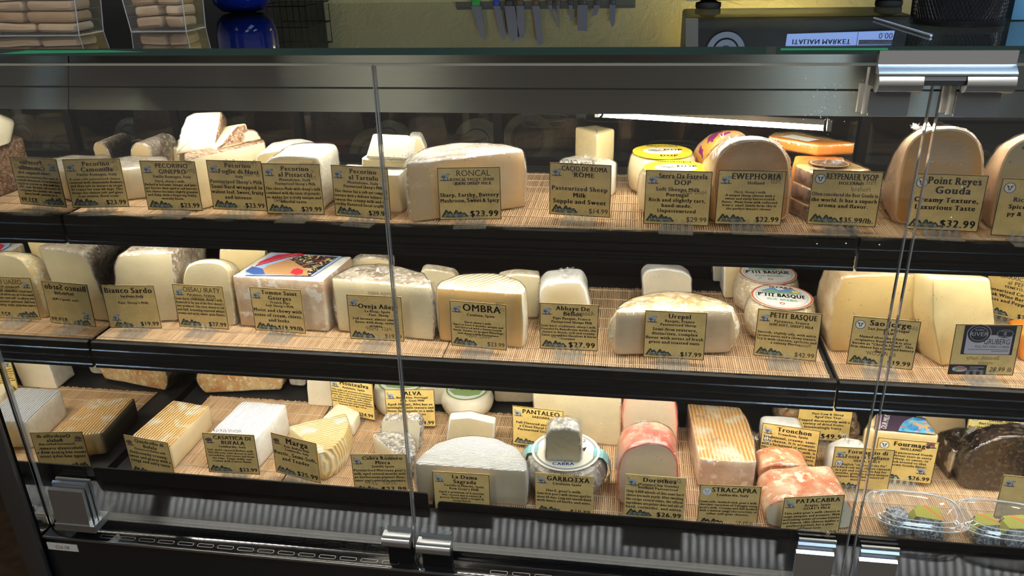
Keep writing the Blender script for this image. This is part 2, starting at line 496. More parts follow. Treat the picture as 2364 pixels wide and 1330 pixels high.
def lathe(prof, c, n=40, noise=0.0, ns=45, sx=1.0, sy=1.0, rot=0.0, pw=2.0):
    """rings (radius, z) about a centre; pw > 2 squares the circle off"""
    R = []
    for r, z in prof:
        ring = []
        for k in range(n):
            a = 2 * math.pi * k / n; ca, sa = math.cos(a), math.sin(a)
            q = (abs(ca) ** pw + abs(sa) ** pw) ** (-1 / pw)
            x, y = r * q * ca * sx, r * q * sa * sy
            p = np.array([c[0] + x * math.cos(rot) - y * math.sin(rot), c[1] + x * math.sin(rot) + y * math.cos(rot), c[2] + z])
            if noise: p[:2] += (p[:2] - np.array(c[:2])) / max(r, .005) * noise * nz(p, ns)
            ring.append(p)
        R.append(ring)
    V, F = bands(np.array(R)); V = list(V)
    F.append(tuple(range(n - 1, -1, -1))); F.append(tuple(range((len(prof) - 1) * n, len(prof) * n)))
    return V, F

# ------------------------------------------------------------------ lettering: every glyph as flat polygons
_GL = {}
_tc = bpy.data.curves.new('lettering_source', 'FONT'); _tc.resolution_u = 3
_to = bpy.data.objects.new('lettering_source', _tc); COL.objects.link(_to)
def _mesh_of(s):
    _tc.body = s
    bpy.context.view_layer.update()
    ev = _to.evaluated_get(bpy.context.evaluated_depsgraph_get()); me = ev.to_mesh()
    V = np.array([v.co[:2] for v in me.vertices]).reshape(-1, 2); F = [tuple(p.vertices) for p in me.polygons]
    cnt = {}
    for f in F:
        for i in range(len(f)):
            e = tuple(sorted((f[i], f[(i + 1) % len(f)]))); cnt[e] = cnt.get(e, 0) + 1
    E = [e for e, n in cnt.items() if n == 1]
    ev.to_mesh_clear(); return V, F, E
def _w(s): V, _, _ = _mesh_of(s); return V[:, 0].max() - V[:, 0].min()
_HH = _w('HH'); _Hm = _mesh_of('H')[0]; CAPH = _Hm[:, 1].max(); XH = _mesh_of('x')[0][:, 1].max()
def glyph(ch, style):
    key = (ch, style)
    if key in _GL: return _GL[key]
    if ch == ' ': _GL[key] = ([], [], _w('H H') - _HH); return _GL[key]
    V, F, E = _mesh_of(ch); adv = _w('H' + ch + 'H') - _HH
    if len(V) == 0: _GL[key] = ([], [], adv or .3); return _GL[key]
    V = [tuple(v) for v in V]; F = list(F)
    if style == 'serif':       # fat stems, thin bars, slab feet
        base = list(V); bf = list(F); sh = .045 * CAPH / .7
        for d in (-sh, sh):
            k = len(V); V += [(x + d, y) for x, y in base]; F += [tuple(i + k for i in f) for f in bf]
        if ch.isalpha() or ch in '1':
            hs = [0.0, CAPH, XH, max(y for _, y in base), min(y for _, y in base)]
            for a, b in E:
                (xa, ya), (xb, yb) = base[a], base[b]
                if abs(ya - yb) < .012 and .05 < abs(xa - xb) < .22 and min(abs(ya - h) for h in hs) < .02:
                    x0, x1 = min(xa, xb) - sh - .055, max(xa, xb) + sh + .055; t = .05
                    up = 1 if ya < XH * .4 else -1
                    k = len(V); V += [(x0, ya), (x1, ya), (x1, ya + up * t), (x0, ya + up * t)]; F.append((k, k + 1, k + 2, k + 3))
        adv += .10
    elif style == 'bold':
        base = list(V); bf = list(F)
        for d, e in ((.03, 0), (-.03, 0), (0, .012)):
            k = len(V); V += [(x + d, y + e) for x, y in base]; F += [tuple(i + k for i in f) for f in bf]
        adv += .06
    elif style == 'hand':
        V = [(x * .8 + y * .22, y + .04 * math.sin(9 * x)) for x, y in V]; adv = adv * .85
    _GL[key] = (V, F, adv); return _GL[key]
def text2d(s, cap, style='serif', align='c', maxw=None, mirror=False):
    """-> 2D verts (origin at the anchor on the baseline), faces, width"""
    k = cap / CAPH; x = 0; V, F = [], []
    for ch in s:
        g = glyph(ch, style); n = len(V)
        V += [((px + x) * k, py * k) for px, py in g[0]]; F += [tuple(i + n for i in f) for f in g[1]]; x += g[2]
    w = x * k; sx = 1.0
    if maxw and w > maxw: sx = maxw / w; w = maxw
    off = {'c': -w / 2, 'l': 0, 'r': -w}[align]
    V = [(vx * sx + off, vy) for vx, vy in V]
    if mirror: V = [(-vx, vy) for vx, vy in V]; F = [f[::-1] for f in F]
    return V, F, w

def ell(cx, cy, rx, ry, n=18, a0=0):
    return [(cx + rx * math.cos(a0 + 2 * math.pi * i / n), cy + ry * math.sin(a0 + 2 * math.pi * i / n)) for i in range(n)]

class Flat:
    """flat printing on a plane: layers of polygons a hair above one another"""
    def __init__(s, o, ex, ey, n, scale=1.0): s.o, s.ex, s.ey, s.nv, s.k = o, ex, ey, n, scale; s.V = []; s.F = []; s.M = []
    def add(s, V, F, m, lift=1, at=(0, 0), rot=0.0, sc=1.0):
        k = len(s.V); cr, sr = math.cos(rot), math.sin(rot)
        for x, y in V:
            x, y = x * sc, y * sc; X, Y = at[0] + x * cr - y * sr, at[1] + x * sr + y * cr
            s.V.append(s.o + s.ex * X * s.k + s.ey * Y * s.k + s.nv * .00012 * lift)
        s.F += [tuple(i + k for i in f) for f in F]; s.M += [m] * len(F); return s
    def poly(s, pts, m, lift=1, **k): return s.add(pts, [tuple(range(len(pts)))], m, lift, **k)
    def text(s, t, at, cap, style, m, lift=2, align='c', maxw=None, mirror=False, rot=0.0):
        V, F, w = text2d(t, cap, style, align, maxw, mirror); s.add(V, F, m, lift, at=at, rot=rot); return w
    def ring(s, c, r0, r1, m, lift=1, n=32, ry=1.0):
        a = [(c[0] + r0 * math.cos(2 * math.pi * i / n), c[1] + ry * r0 * math.sin(2 * math.pi * i / n)) for i in range(n)]
        b = [(c[0] + r1 * math.cos(2 * math.pi * i / n), c[1] + ry * r1 * math.sin(2 * math.pi * i / n)) for i in range(n)]
        return s.add(a + b, [(i, (i + 1) % n, n + (i + 1) % n, n + i) for i in range(n)], m, lift)
    def build(s, name, mats, parent, label=None): return mesh(name, s.V, s.F, mats, parent, False, s.M, fixn=False, label=label)

def emblem(fl, kind, at, sz):
    """small printed animal, sz = width"""
    A = lambda pts, m, l: fl.poly([(at[0] + x * sz, at[1] + y * sz) for x, y in pts], m, l)
    if kind in ('cow', 'goatbadge'):
        fl.poly([(at[0] + x * sz, at[1] + y * sz) for x, y in ell(.5, .45, .46, .46, 28)], 1, 1)
        fl.poly([(at[0] + x * sz, at[1] + y * sz) for x, y in ell(.5, .45, .40, .40, 28)], 3, 2)
        A([(.22, .70), (.40, .62), (.60, .62), (.78, .70), (.70, .52), (.62, .40), (.58, .16), (.42, .16), (.38, .40), (.30, .52)], 0 if kind == 'cow' else 1, 3)
        A([(.44, .62), (.56, .62), (.55, .36), (.45, .36)], 3, 4); A([(.43, .27), (.57, .27), (.55, .17), (.45, .17)], 3, 4)
        return
    A(ell(.50, .06, .52, .07), 1, 1)
    hornm = 1
    A(ell(.46, .48, .36, .22), 0, 2); A(ell(.40, .42, .26, .14), 0, 2)
    for x in (.20, .32, .58, .70): A([(x, .36), (x + .09, .36), (x + .08, .06), (x + .01, .06)], 1 if x in (.32, .70) else 0, 3)
    A(ell(.36, .36, .20, .07), 1, 4)
    if kind == 'buffalo':
        A(ell(.14, .46, .13, .12), 0, 4); A(ell(.14, .40, .08, .08), 1, 5); A([(.02, .55), (.12, .66), (.27, .55), (.14, .60)], 1, 5)
    elif kind == 'goat':
        A(ell(.16, .66, .13, .10), 0, 4); A([(.06, .62), (.02, .54), (.12, .56)], 1, 5); A([(.16, .74), (.02, .92), (.08, .92), (.22, .76)], 1, 5)
        A([(.24, .72), (.34, .62), (.26, .66)], 1, 5); A([(.80, .58), (.92, .66), (.84, .52)], 0, 4)
    else:
        A(ell(.83, .66, .13, .10), 0, 4); A([(.70, .56), (.78, .76), (.88, .60)], 0, 4); A([(.76, .74), (.66, .66), (.74, .64)], 1, 5)
        A(ell(.91, .62, .05, .04), 1, 5)

def logo(fl, at, w):
    """shop's mark: ridge of peaks with the name across it"""
    h = w * .32
    def P(pts, m, l): fl.poly([(at[0] + x * w, at[1] + y * h) for x, y in pts], m, l)
    P(ell(.5, .10, .52, .13), 3, 1)
    for x0, x1, x2, y in ((0, .20, .30, 1.0), (.16, .34, .46, .85), (.40, .58, .70, .95), (.58, .74, .86, .75), (.75, .88, 1.0, .65)):
        P([(x0, .12), (x1 - .03, y), (x1 + .03, y), (x1 + .02, y - .16), (x0 + .09, .12)], 2, 2)
        P([(x1 - .02, y), (x1 + .03, y), (x2 + .06, .12), (x2 - .03, .12)], 2, 2)
    fl.text('MONZARO', (at[0] + w * .56, at[1] + h * .18), h * .42, 'bold', 2, 3, maxw=w * .80)
    fl.text('MONZARO', (at[0] + w * .565, at[1] + h * .20), h * .30, 'bold', 4, 4, maxw=w * .74)

CW, CH = .0920, .0792
def sign(corners, shelf, mode, title, sub=(), body=(), price='', animal='sheep', ts='serif', label='', ghost=(), paper=None, bs=None, group=None, lean=2, tsize=None,
         pstyle='bold', extra=None, psize=.078, animal2=None, emat=None, holder=True, dy=0.0, border=True, flip=False):
    if mode == 'g': lean = 0; holder = False
    z = shelf + (.0005 if mode == 'g' else .006)
    th = math.radians(lean)
    zz = z if mode == 'b' else z + CH * math.cos(th)
    a, b = hz(corners[0], zz), hz(corners[1], zz)
    ex = b - a; ex[2] = 0; ex /= np.linalg.norm(ex); mid = (a + b) / 2
    nb = np.array([-ex[1], ex[0], 0.0])
    ey = np.array([0, 0, 1.0]) * math.cos(th) + nb * math.sin(th); nv = -np.cross(ex, ey); nv = nv if nv[1] < 0 else -nv
    if mode != 'b': mid = mid - ey * CH
    mid[2] = z; mid[1] += dy; o = mid - ex * CW / 2
    root = thing('cheese_sign', label, 'price sign', (mid[0], mid[1], shelf), group or 'printed price signs in front of the cheeses')
    bx = MB(); q = [o, o + ex * CW, o + ex * CW + ey * CH, o + ey * CH]
    bx.prism(q, -nv * .0009)
    card = bx.build('card', paper or PAPER, root, smooth=False)
    fl = Flat(o, ex, ey, nv, CW)
    HV = CH / CW
    if border:
        for x0, y0, x1, y1 in ((0, 0, 1, .012), (0, HV - .012, 1, HV), (0, 0, .011, HV), (.989, 0, 1, HV)):
            fl.poly([(x0, y0), (x1, y0), (x1, y1), (x0, y1)], 1, 1)
    v = HV - .045
    tc = tsize or (.092 if len(title) < 2 else .074)
    cx = .57 if animal else .5
    for i, t in enumerate(title):
        v -= tc; fl.text(t, (cx, v), tc, ts, 0, 3, maxw=.74 if animal else .92); v -= tc * .36
    for t in sub:
        c = .045; v -= c; fl.text(t, (.55 if len(t) > 14 else .57, v), c, 'serif', 0, 3, maxw=.70); v -= .022
    if body:
        n = len(body); adv = min(.118, max(.05, (v - .185) / n)); c = min(bs or 1, adv * .66); v -= .012
        for t in body:
            v -= adv * .72; fl.text(t, (.5, v), c, 'serif', 0, 3, maxw=.95); v -= adv * .28
    if price: fl.text(price, (.965, .055), psize, pstyle, 0, 3, align='r', maxw=.5)
    fl.build('lettering', [INK, FRAMEINK], card)
    if animal:
        e = Flat(o, ex, ey, nv, CW)
        pair = {'sheep': [EMB1, EMB2], 'goat': [EMB1, EMB2], 'buffalo': [EMB3, EMB2], 'cow': [EMB2, EMB2], 'goatbadge': [EMB2, EMB1]}[animal]
        emblem(e, animal, (.035, HV - .215), .17)
        if animal2: emblem(e, animal2, (.04, HV - .40), .15)
        e.build('animal_emblem', pair + [LOGO1, EMBW], card)
    if extra: extra(o, ex, ey, nv, card)
    elif price:
        l = Flat(o, ex, ey, nv, CW); logo(l, (.03, .035), .42); l.build('shop_logo', [LOGO1, LOGO1, LOGO1, LOGO2, EMB1], card)
    if ghost:
        g = Flat(o, ex, ey, nv, CW)
        for t, gx, gy, gs in ghost: g.text(t, (gx, gy), gs, 'hand', 0, 2, mirror=True, maxw=.6)
        g.build('pencil_note', GHOST, card)
    if holder:
        hb = MB(); m0 = o + ex * CW * .5
        def bar(u0, u1, f0, f1, h0, h1):
            pts = [m0 + ex * u + nv * f + np.array([0, 0, h]) for u, f, h in ((u0, f0, h0), (u1, f0, h0), (u1, f1, h0), (u0, f1, h0))]
            hb.prism(pts, (0, 0, h1 - h0))
        nv0 = nv
        bar(-.024, .024, -.004, .030, -.0055, -.0040)
        for k in range(5): bar(-.022 + .0098 * k, -.0175 + .0098 * k, .0018, .0036, -.0055, .009)
        bar(-.024, .024, -.0055, -.0030, -.0055, .006)
        hb.build('holder', ACRYL, root, smooth=False)
    return root, o, ex, ey, nv

# ------------------------------------------------------------------ the setting
def struct(name, m, mats, parent=None, smooth=False):
    o = m.build(name, mats, parent, smooth)
    if parent is None: o['kind'] = 'structure'
    return o
_t = NT('dark_shop_floor'); _t.l(_t.mix(_t.ramp(_t.noise(30, 6), .3, .75), (.030, .018, .010), (.085, .055, .032)), _t.b.inputs['Base Color']); _t.set(Roughness=.5)
FLOORM = _t.m
_t = NT('yellow_plaster'); _t.l(_t.mix(_t.ramp(_t.noise(6, 4), .3, .7), (.47, .42, .20), (.55, .49, .25)), _t.b.inputs['Base Color']); _t.set(Roughness=.7)
_t.bump(_t.noise(24, 6, dist=1.5), .6, .01)
PLASTER = _t.m
CEILM = plain('dark_ceiling', (.05, .05, .055), .8)
struct('floor', MB().box((-4, -4, -.05), (4, 1.6, 0)), FLOORM)
struct('wall_back', MB().box((-4, 1.5, 0), (4, 1.6, 3.0)), PLASTER)
struct('ceiling', MB().box((-4, -4, 3.0), (4, 1.6, 3.05)), CEILM)

# ceiling light panels of the shop, above and behind the viewer
CEILE = emit_mat('cool_ceiling_light', CEIL_COL, CEIL_STRENGTH); CEILW = emit_mat('warm_ceiling_light', (1, .90, .74), CEIL_STRENGTH)
for i, (x, y) in enumerate(((.9, -1.0), (2.4, -1.2), (-1.3, -2.2), (1.0, -2.6))):
    t = thing('ceiling_light', ['cool ceiling light panel over the right of the counter', 'cool ceiling light panel at the far right of the shop',
                                'cool ceiling light panel behind the viewer to the left', 'cool ceiling light panel behind the viewer to the right'][i], 'ceiling light', (x, y, 2.99), 'ceiling light panels')
    MB().box((x - .32, y - .62, 2.96), (x + .32, y + .62, 3.0)).build('frame', WHITEPL, t, smooth=False)
    MB().box((x - .29, y - .59, 2.955), (x + .29, y + .59, 2.962)).build('diffuser', CEILE if i < 2 else CEILW, t, smooth=False)
# warm lamp washing the wall behind the scale
wl = thing('wall_lamp', 'warm tube lamp washing the yellow wall behind the scale', 'lamp', (.33, 1.36, 1.62), None)
MB().box((.15, 1.34, 1.60), (.51, 1.40, 1.66), bev=.008).build('housing', WHITEPL, wl)
MB().box((.17, 1.35, 1.585), (.49, 1.40, 1.602)).build('diffuser', emit_mat('warm_lamp_light', (1, .80, .28), 22), wl, smooth=False)

# end panel on the left with its mirrored inner face
MIR = NT('mirror_silver'); MIR.b.inputs['Base Color'].default_value = (.66, .66, .64, 1); MIR.set(Metallic=1.0, Roughness=.015)
ep = thing('end_panel', 'dark end panel of the case with a mirrored inner face', 'end panel', (-.91, .27, 0))
MB().box((-.925, -.030, .0), (-.8995, .60, 1.380)).build('panel', BLACKM, ep, smooth=False)
MB().box((-.8995, -.024, .655), (-.896, .58, 1.380)).build('mirror', MIR.m, ep, smooth=False, label='mirrored face of the end panel')
m = MB(); m.box((-.930, -.038, .0), (-.8945, -.030, 1.36), bev=.002); m.build('edge_trim', plain('grey_edge_trim', (.09, .085, .08), .4, .8), ep)

XR = 1.30
# black case body under the deck
cb = thing('display_case', 'black refrigerated cheese display case body with a slotted bumper', 'display case', (.2, .25, 0))
MB().box((-.895, -.0250, .03), (XR, .60, .628)).box((-.895, -.0250, .628), (XR, .029, .6398)).build('base', BLACKP, cb, smooth=False)
m = MB(); m.box((-.895, .565, .628), (XR, .60, 1.095)); m.build('rear_panel', BLACKM, cb, smooth=False)
# bumper with air slots
m = MB(); m.box((-.894, -.026, .640), (XR, .030, .653), bev=.002)
bump = m.build('bumper', BLACKG, cb)
m = MB(); x = -.80
RIMM = plain('worn_slot_rim', (.30, .29, .28), .35, .8)
P, _ = rpoly([(0, -.0195), (.026, -.0195), (.026, -.0125), (0, -.0125)], .0034, 4); Q = inset2(P, .0007); n = len(P); first = None
while x < .9:
    if abs(x + .265) > .07:
        if first is None:
            m = MB(); m.add([(p[0] + x, p[1], .6534) for p in P] + [(q[0] + x, q[1], .6534) for q in Q], [(i, (i + 1) % n, n + (i + 1) % n, n + i) for i in range(n)], 0)
            first = m.build('slot_rim', RIMM, bump, smooth=False); fx = x
        else:
            o = first.copy(); COL.objects.link(o); o.parent = bump; o.location.x += x - fx
    x += .0325
m = MB(); m.box((-.893, -.0272, .6490), (XR, -.0258, .6528)); m.build('edge_strip', plain('grey_edge_strip', (.25, .25, .25), .3, .9), bump, smooth=False)
m = MB(); m.box((-.893, -.0268, .560), (XR, -.0252, .563)); m.build('lower_trim', plain('grey_lower_trim', (.18, .18, .18), .3, .9), cb, smooth=False)
# brushed sill behind the glass and its channel
m = MB(); m.add([(-.895, .030, .653), (XR, .030, .653), (XR, .105, .659), (-.895, .105, .659), (-.895, .030, .640), (XR, .030, .640), (XR, .105, .640), (-.895, .105, .640)],
                [(0, 1, 2, 3), (4, 7, 6, 5), (0, 4, 5, 1), (2, 6, 7, 3), (0, 3, 7, 4), (1, 5, 6, 2)])
m.build('sill', STEELD, cb, smooth=False, label='brushed steel sill')
m = MB(); m.box((-.894, .010, .653), (XR, .030, .662), bev=.001); m.build('glass_channel', plain('dark_glass_channel', (.03, .032, .035), .25, .8), cb, smooth=False)
# header of bent brushed steel, groove between its two plates
m = MB()
prof = [(.318, 1.381), (.283, 1.2935), (.286, 1.2925), (.283, 1.2905), (.270, 1.2585), (.2745, 1.2582), (.2875, 1.2925), (.3225, 1.381)]
n = len(prof); V = [(XM + .001, y, z) for y, z in prof] + [(XR, y, z) for y, z in prof]
m.add(V, [(i, (i + 1) % n, n + (i + 1) % n, n + i) for i in range(n)] + [tuple(range(n)), tuple(range(2 * n - 1, n - 1, -1))])
m.build('header', STEEL, cb, smooth=False, label='brushed steel header plate')
m = MB(); m.box((XM + .001, .2840, 1.2905), (XR, .2858, 1.2926)); m.build('header_groove', BLACKM, cb, smooth=False)
m = MB(); m.box((XM + .001, .3235, 1.3755), (XR, .60, 1.3815)); m.build('top_plate', BLACKM, cb, smooth=False)

# glass counter top with a dark green edge
GTM = clear_mat('counter_top_glass', (.46, .49, .48), .07, .0)
gt = thing('counter_glass', 'dark reflective glass counter top with a green front edge', 'glass top', (.2, .3, 1.382))
MB().box((-1.6, -.0295, 1.3822), (XR, .60, GZ)).build('glass_sheet', GTM, gt, smooth=False)
GE = plain('green_glass_edge', (.004, .030, .024), .12, 0, .5); GE2 = plain('glint_green_paint', (.02, .30, .13), .12, 0, .5)
m = MB(); m.box((-1.6, -.031, 1.3824), (.128, -.0295, GZ - .0002)); m.box((.138, -.031, 1.3824), (XR, -.0295, GZ - .0002)); m.build('front_edge', GE, gt, smooth=False)
m = MB(); m.box((.142, -.0314, 1.3865), (.2445, -.0309, 1.3885)); m.build('painted_green_glint', GE2, gt, smooth=False, label='glint painted on the glass edge in brighter green'); m = MB(); m.prism([(-.74, -.0312, 1.3845), (-.70, -.0312, 1.3885), (-.60, -.0312, 1.3885), (-.55, -.0312, 1.3865)], (0, .0004, 0))
m.build('painted_green_glint', GE2, gt, smooth=False, label='glint painted on the glass edge in brighter green')  # both glints are put into the edge as brighter green pieces

# shelves
def moulding(x0, x1, y, z, h, mb):
    pr = [(0, 0), (-.004, -.002), (-.004, -.30 * h), (-.0055, -.33 * h), (-.0035, -.37 * h), (-.0035, -.58 * h), (-.0055, -.61 * h), (-.0035, -.65 * h), (-.0035, -.74 * h),
          (-.0058, -.77 * h), (-.0058, -.82 * h), (-.0035, -.85 * h), (-.0058, -.90 * h), (-.0058, -h), (.006, -h), (.006, 0)]
    n = len(pr); V = [(x, y + a, z + b) for x in (x0, x1) for a, b in pr]
    mb.add(V, [(i, (i + 1) % n, n + (i + 1) % n, n + i) for i in range(n)] + [tuple(range(n)), tuple(range(2 * n - 1, n - 1, -1))])
for nm, z, yf, h in (('upper', ZT, .198, .047), ('middle', ZM, .186, .049)):
    for x0, x1, side in ((-.893, .3085, 'left'), (.3125, XR, 'right')):
        s = thing('case_shelf', {'upperleft': 'upper black shelf of the case, long left section', 'upperright': 'upper black shelf of the case, right section past the glass joint',
                                 'middleleft': 'middle black shelf of the case, long left section', 'middleright': 'middle black shelf of the case, right section past the glass joint'}[nm + side],
                  'shelf', ((x0 + x1) / 2, .37, z - .004), 'black shelves of the cheese case')
        MB().box((x0, yf + .006, z - .016), (x1, .563, z - .0042)).build('shelf_plate', SHELFM, s, smooth=False)
        mb = MB(); moulding(x0, x1, yf, z + .001, h, mb); mb.build('front_moulding', BLACKP, s, smooth=False, label='ribbed black front moulding')
# deck pans
for x0, x1, zt, side in ((-.888, -.304, .6865, 'left'), (-.2885, .3065, .6715, 'middle'), (.3115, XR, .6715, 'right')):
    s = thing('deck_pan', {'left': 'black bottom deck pan under the left glass pane', 'middle': 'black bottom deck pan under the middle glass pane', 'right': 'black bottom deck pan right of the second glass joint'}[side],
              'deck pan', ((x0 + x1) / 2, .33, .630), 'bottom deck pans')
    MB().box((x0, .132, .629), (x1, .563, ZB - .0042)).box((x0, .1090, .629), (x1, .1315, .6335)).build('pan', SHELFM, s, smooth=False)
    P, _ = rpoly([(x0, .656), (x1, .656), (x1, zt), (x0, zt)], [0, 0, .006, .006], 4)
    mb = MB(); mb.prism([(x, .1055, z) for x, z in P], (0, .003, 0)); mb.build('front_lip', BLACKM, s, smooth=False, label='black raised front lip')

# bamboo mats: real sticks laid front to back, tied by threads
BAM = NT('bamboo_sticks')
_a = BAM.n('ShaderNodeAttribute', attribute_name='rim'); _n = BAM.noise(60, 3)
_b = BAM.mix(_a.outputs['Fac'], (.50, .31, .165), (.78, .56, .355)); BAM.l(BAM.mix(BAM.ramp(_n, .3, .8), _b, (.70, .49, .29)), BAM.b.inputs['Base Color']); BAM.set(Roughness=.5)
THR = plain('mat_thread', (.62, .50, .36), .7)
def mat_strip(x0, x1, y0, y1, z, label, skew=0.0):
    V, F, A = [], [], []; x = x0; pitch = .0033
    root = thing('bamboo_mat', label, 'mat', ((x0 + x1) / 2, (y0 + y1) / 2, z - .004), 'bamboo mats lining the shelves')
    while x < x1:
        w = pitch * rnd.uniform(.78, .98); e0, e1 = rnd.uniform(-.002, .002), rnd.uniform(-.002, .002); b = rnd.random(); k = len(V); dz = rnd.uniform(-.0004, 0)
        for yy in (y0 + e0, y1 + e1):
            sx = skew * (yy - y0)
            V += [(x + sx, yy, z - .0038), (x + sx + w * .12, yy, z - .0008 + dz), (x + sx + w * .5, yy, z + dz), (x + sx + w * .88, yy, z - .0008 + dz), (x + sx + w, yy, z - .0038)]
        for j in range(4): F.append((k + j, k + j + 1, k + j + 6, k + j + 5))
        F += [(k, k + 4, k + 3, k + 2, k + 1), (k + 5, k + 6, k + 7, k + 8, k + 9)]; A += [b] * 10
        x += pitch
    o = mesh('sticks', V, F, BAM.m, root, smooth=False, rim=A)
    m = MB()
    for f in np.linspace(.04, .96, 8):
        y = y0 + (y1 - y0) * f; m.box((x0 + skew * (y - y0), y - .0006, z - .001), (x1 + skew * (y - y0), y + .0006, z + .0005))
    m.build('tie_thread', THR, root, smooth=False)
TB = [(-.893, -.585), (-.583, -.290), (-.288, .010), (.012, .302)]
nmz = ['behind the left end signs', 'under the four tall wedges left of the glass joint', 'right of the glass joint', 'in front of the second joint', 'at the right end']
for lv, z, yf, yb in (('upper', ZT, .201, .498), ('middle', ZM, .189, .497)):
    for i, (x0, x1) in enumerate(TB + [(.315, .66)]):
        mat_strip(x0, x1, yf + rnd.uniform(0, .003), yb + rnd.uniform(-.01, .01), z, 'bamboo stick mat on the %s shelf, %s' % (lv, ['leftmost piece beside the mirror', 'second piece from the mirror', 'third piece from the mirror', 'fourth piece ending at the glass joint', 'piece right of the last joint'][i]))
for i, (x0, x1) in enumerate([(-.838, -.578), (-.574, -.306), (-.286, .008), (.011, .305), (.314, .66)]):
    mat_strip(x0, x1, .131, .404 + rnd.uniform(-.006, .006), ZB, 'bamboo stick mat on the bottom deck, ' + ['leftmost piece under the orange striped block', 'piece under the white ridged block', 'piece under the large white half wheel', 'piece under the red edged cheeses', 'piece under the clear tubs'][i])

# LED tubes
LT = emit_mat('led_light_upper', LED_COL, LED_TOP); LMd = emit_mat('led_light_middle', LED_COL, LED_MID); LL = emit_mat('led_light_lower', LED_COL, LED_LOW)
def led(label, a, b, mt, r=.0065, w=.008, chips=True):
    a, b = np.array(a), np.array(b); c = (a + b) / 2
    t = thing('led_tube', label, 'light', (c[0], c[1], c[2] + .012), 'white LED tubes lighting the shelves')
    d = b - a; L = np.linalg.norm(d); d /= L; s = np.array([-d[1], d[0], 0])
    m = MB(); m.prism([a + s * .010 + (0, 0, .004), a - s * .010 + np.array((0, 0, .004)), b - s * .010 + np.array((0, 0, .004)), b + s * .010 + np.array((0, 0, .004))], (0, 0, .008)); m.build('housing', WHITEPL, t, smooth=False)
    m = MB(); NS = int(L / .03)
    if chips:
        n = int(L / .015); tl = np.array((0, 0, -1.0)) * math.cos(.35) + s * math.sin(.35); wd = np.cross(d, tl)
        V, F = [], []; m2 = MB()
        for i in range(n):
            c0 = a + d * (.006 + .015 * i) + np.array((0, 0, .0018)); q = [c0 - wd * .005, c0 + d * .0065 - wd * .005, c0 + d * .0065 + wd * .005, c0 + wd * .005]; m2.add(q, [(0, 1, 2, 3)])
        m2.build('led_chips', mt, t, smooth=False, label='row of bright LED chips')
        c0 = np.array((0, 0, .0022)); m.add([a + c0 - wd * .006, b + c0 - wd * .006, b + c0 + wd * .006, a + c0 + wd * .006], [(0, 1, 2, 3)]); m.build('carrier', WHITEPL, t, smooth=False)
    else:
        pts = [[e + s * w * math.cos(q) + np.array((0, 0, .0035 - r * math.sin(q))) for q in np.linspace(-.15, 1.95, 7)] for e in [a + (b - a) * i / NS for i in range(NS + 1)]]
        V, F = bands(np.array(pts), closed=False); m.add(V, F); m.build('diffuser', mt, t, smooth=True)
    for e, k in ((a, -1), (b, 1)):
            m = MB(); q = e + d * k * .004; m.prism([q + s * .011 + np.array((0, 0, -.004)), q - s * .011 + np.array((0, 0, -.004)), q - s * .011 + np.array((0, 0, .012)), q + s * .011 + np.array((0, 0, .012))], d * k * .006)
            m.build('end_cap', plain('grey_end_cap', (.35, .35, .34), .5), t, smooth=False)
    return t
led('long LED tube behind the steel header', (-.88, .2905, 1.262), (-.06, .2905, 1.262), LT)
led('LED tube behind the header right of the hinge', (.34, .2905, 1.262), (1.2, .2905, 1.262), LT)
vis = led('slanting LED tube seen below the steel header', (-.05, .345, 1.2440), (.2650, .2900, 1.2395), emit_mat('led_tube_light', LED_COL, 46.0), .009, .010, False)
q = hy((1648, 290), .30)
led('LED tube under the upper shelf, left of the joint', (-.88, .240, 1.074), (.29, .240, 1.074), LMd)
led('LED tube under the upper shelf, right of the joint', (.33, .240, 1.074), (1.2, .240, 1.074), LMd)
led('LED tube under the middle shelf, left of the joint', (-.88, .232, .852), (.29, .232, .852), LL)
led('LED tube under the middle shelf, right of the joint', (.33, .232, .852), (1.2, .232, .852), LL)

# front glass panes
def pane(x0, x1, label, zb=.655):
    t = thing('front_glass', label, 'glass pane', ((x0 + x1) / 2, .003, zb), 'front glass panes of the case')
    MB().box((x0 + .001, -.0020, zb), (x1 - .001, .0020, 1.3675)).build('sheet', GLASS, t, smooth=False)
    m = MB(); m.box((x0, -.0022, 1.3670), (x1, .0022, 1.3695)); m.build('top_edge', GTOP, t, smooth=False)
    for a, b in ((x0, x0 + .0015), (x1 - .0015, x1)):
        m = MB(); m.box((a, -.0028, zb), (b, .0028, 1.367)); m.build('side_edge', GEDGE, t, smooth=False)
pane(-.894, -.2960, 'left front glass pane, from the mirror to the middle joint')
pane(-.2948, .3035, 'middle front glass pane between the two long joints')
pane(.3115, .91, 'right front glass pane past the second joint')

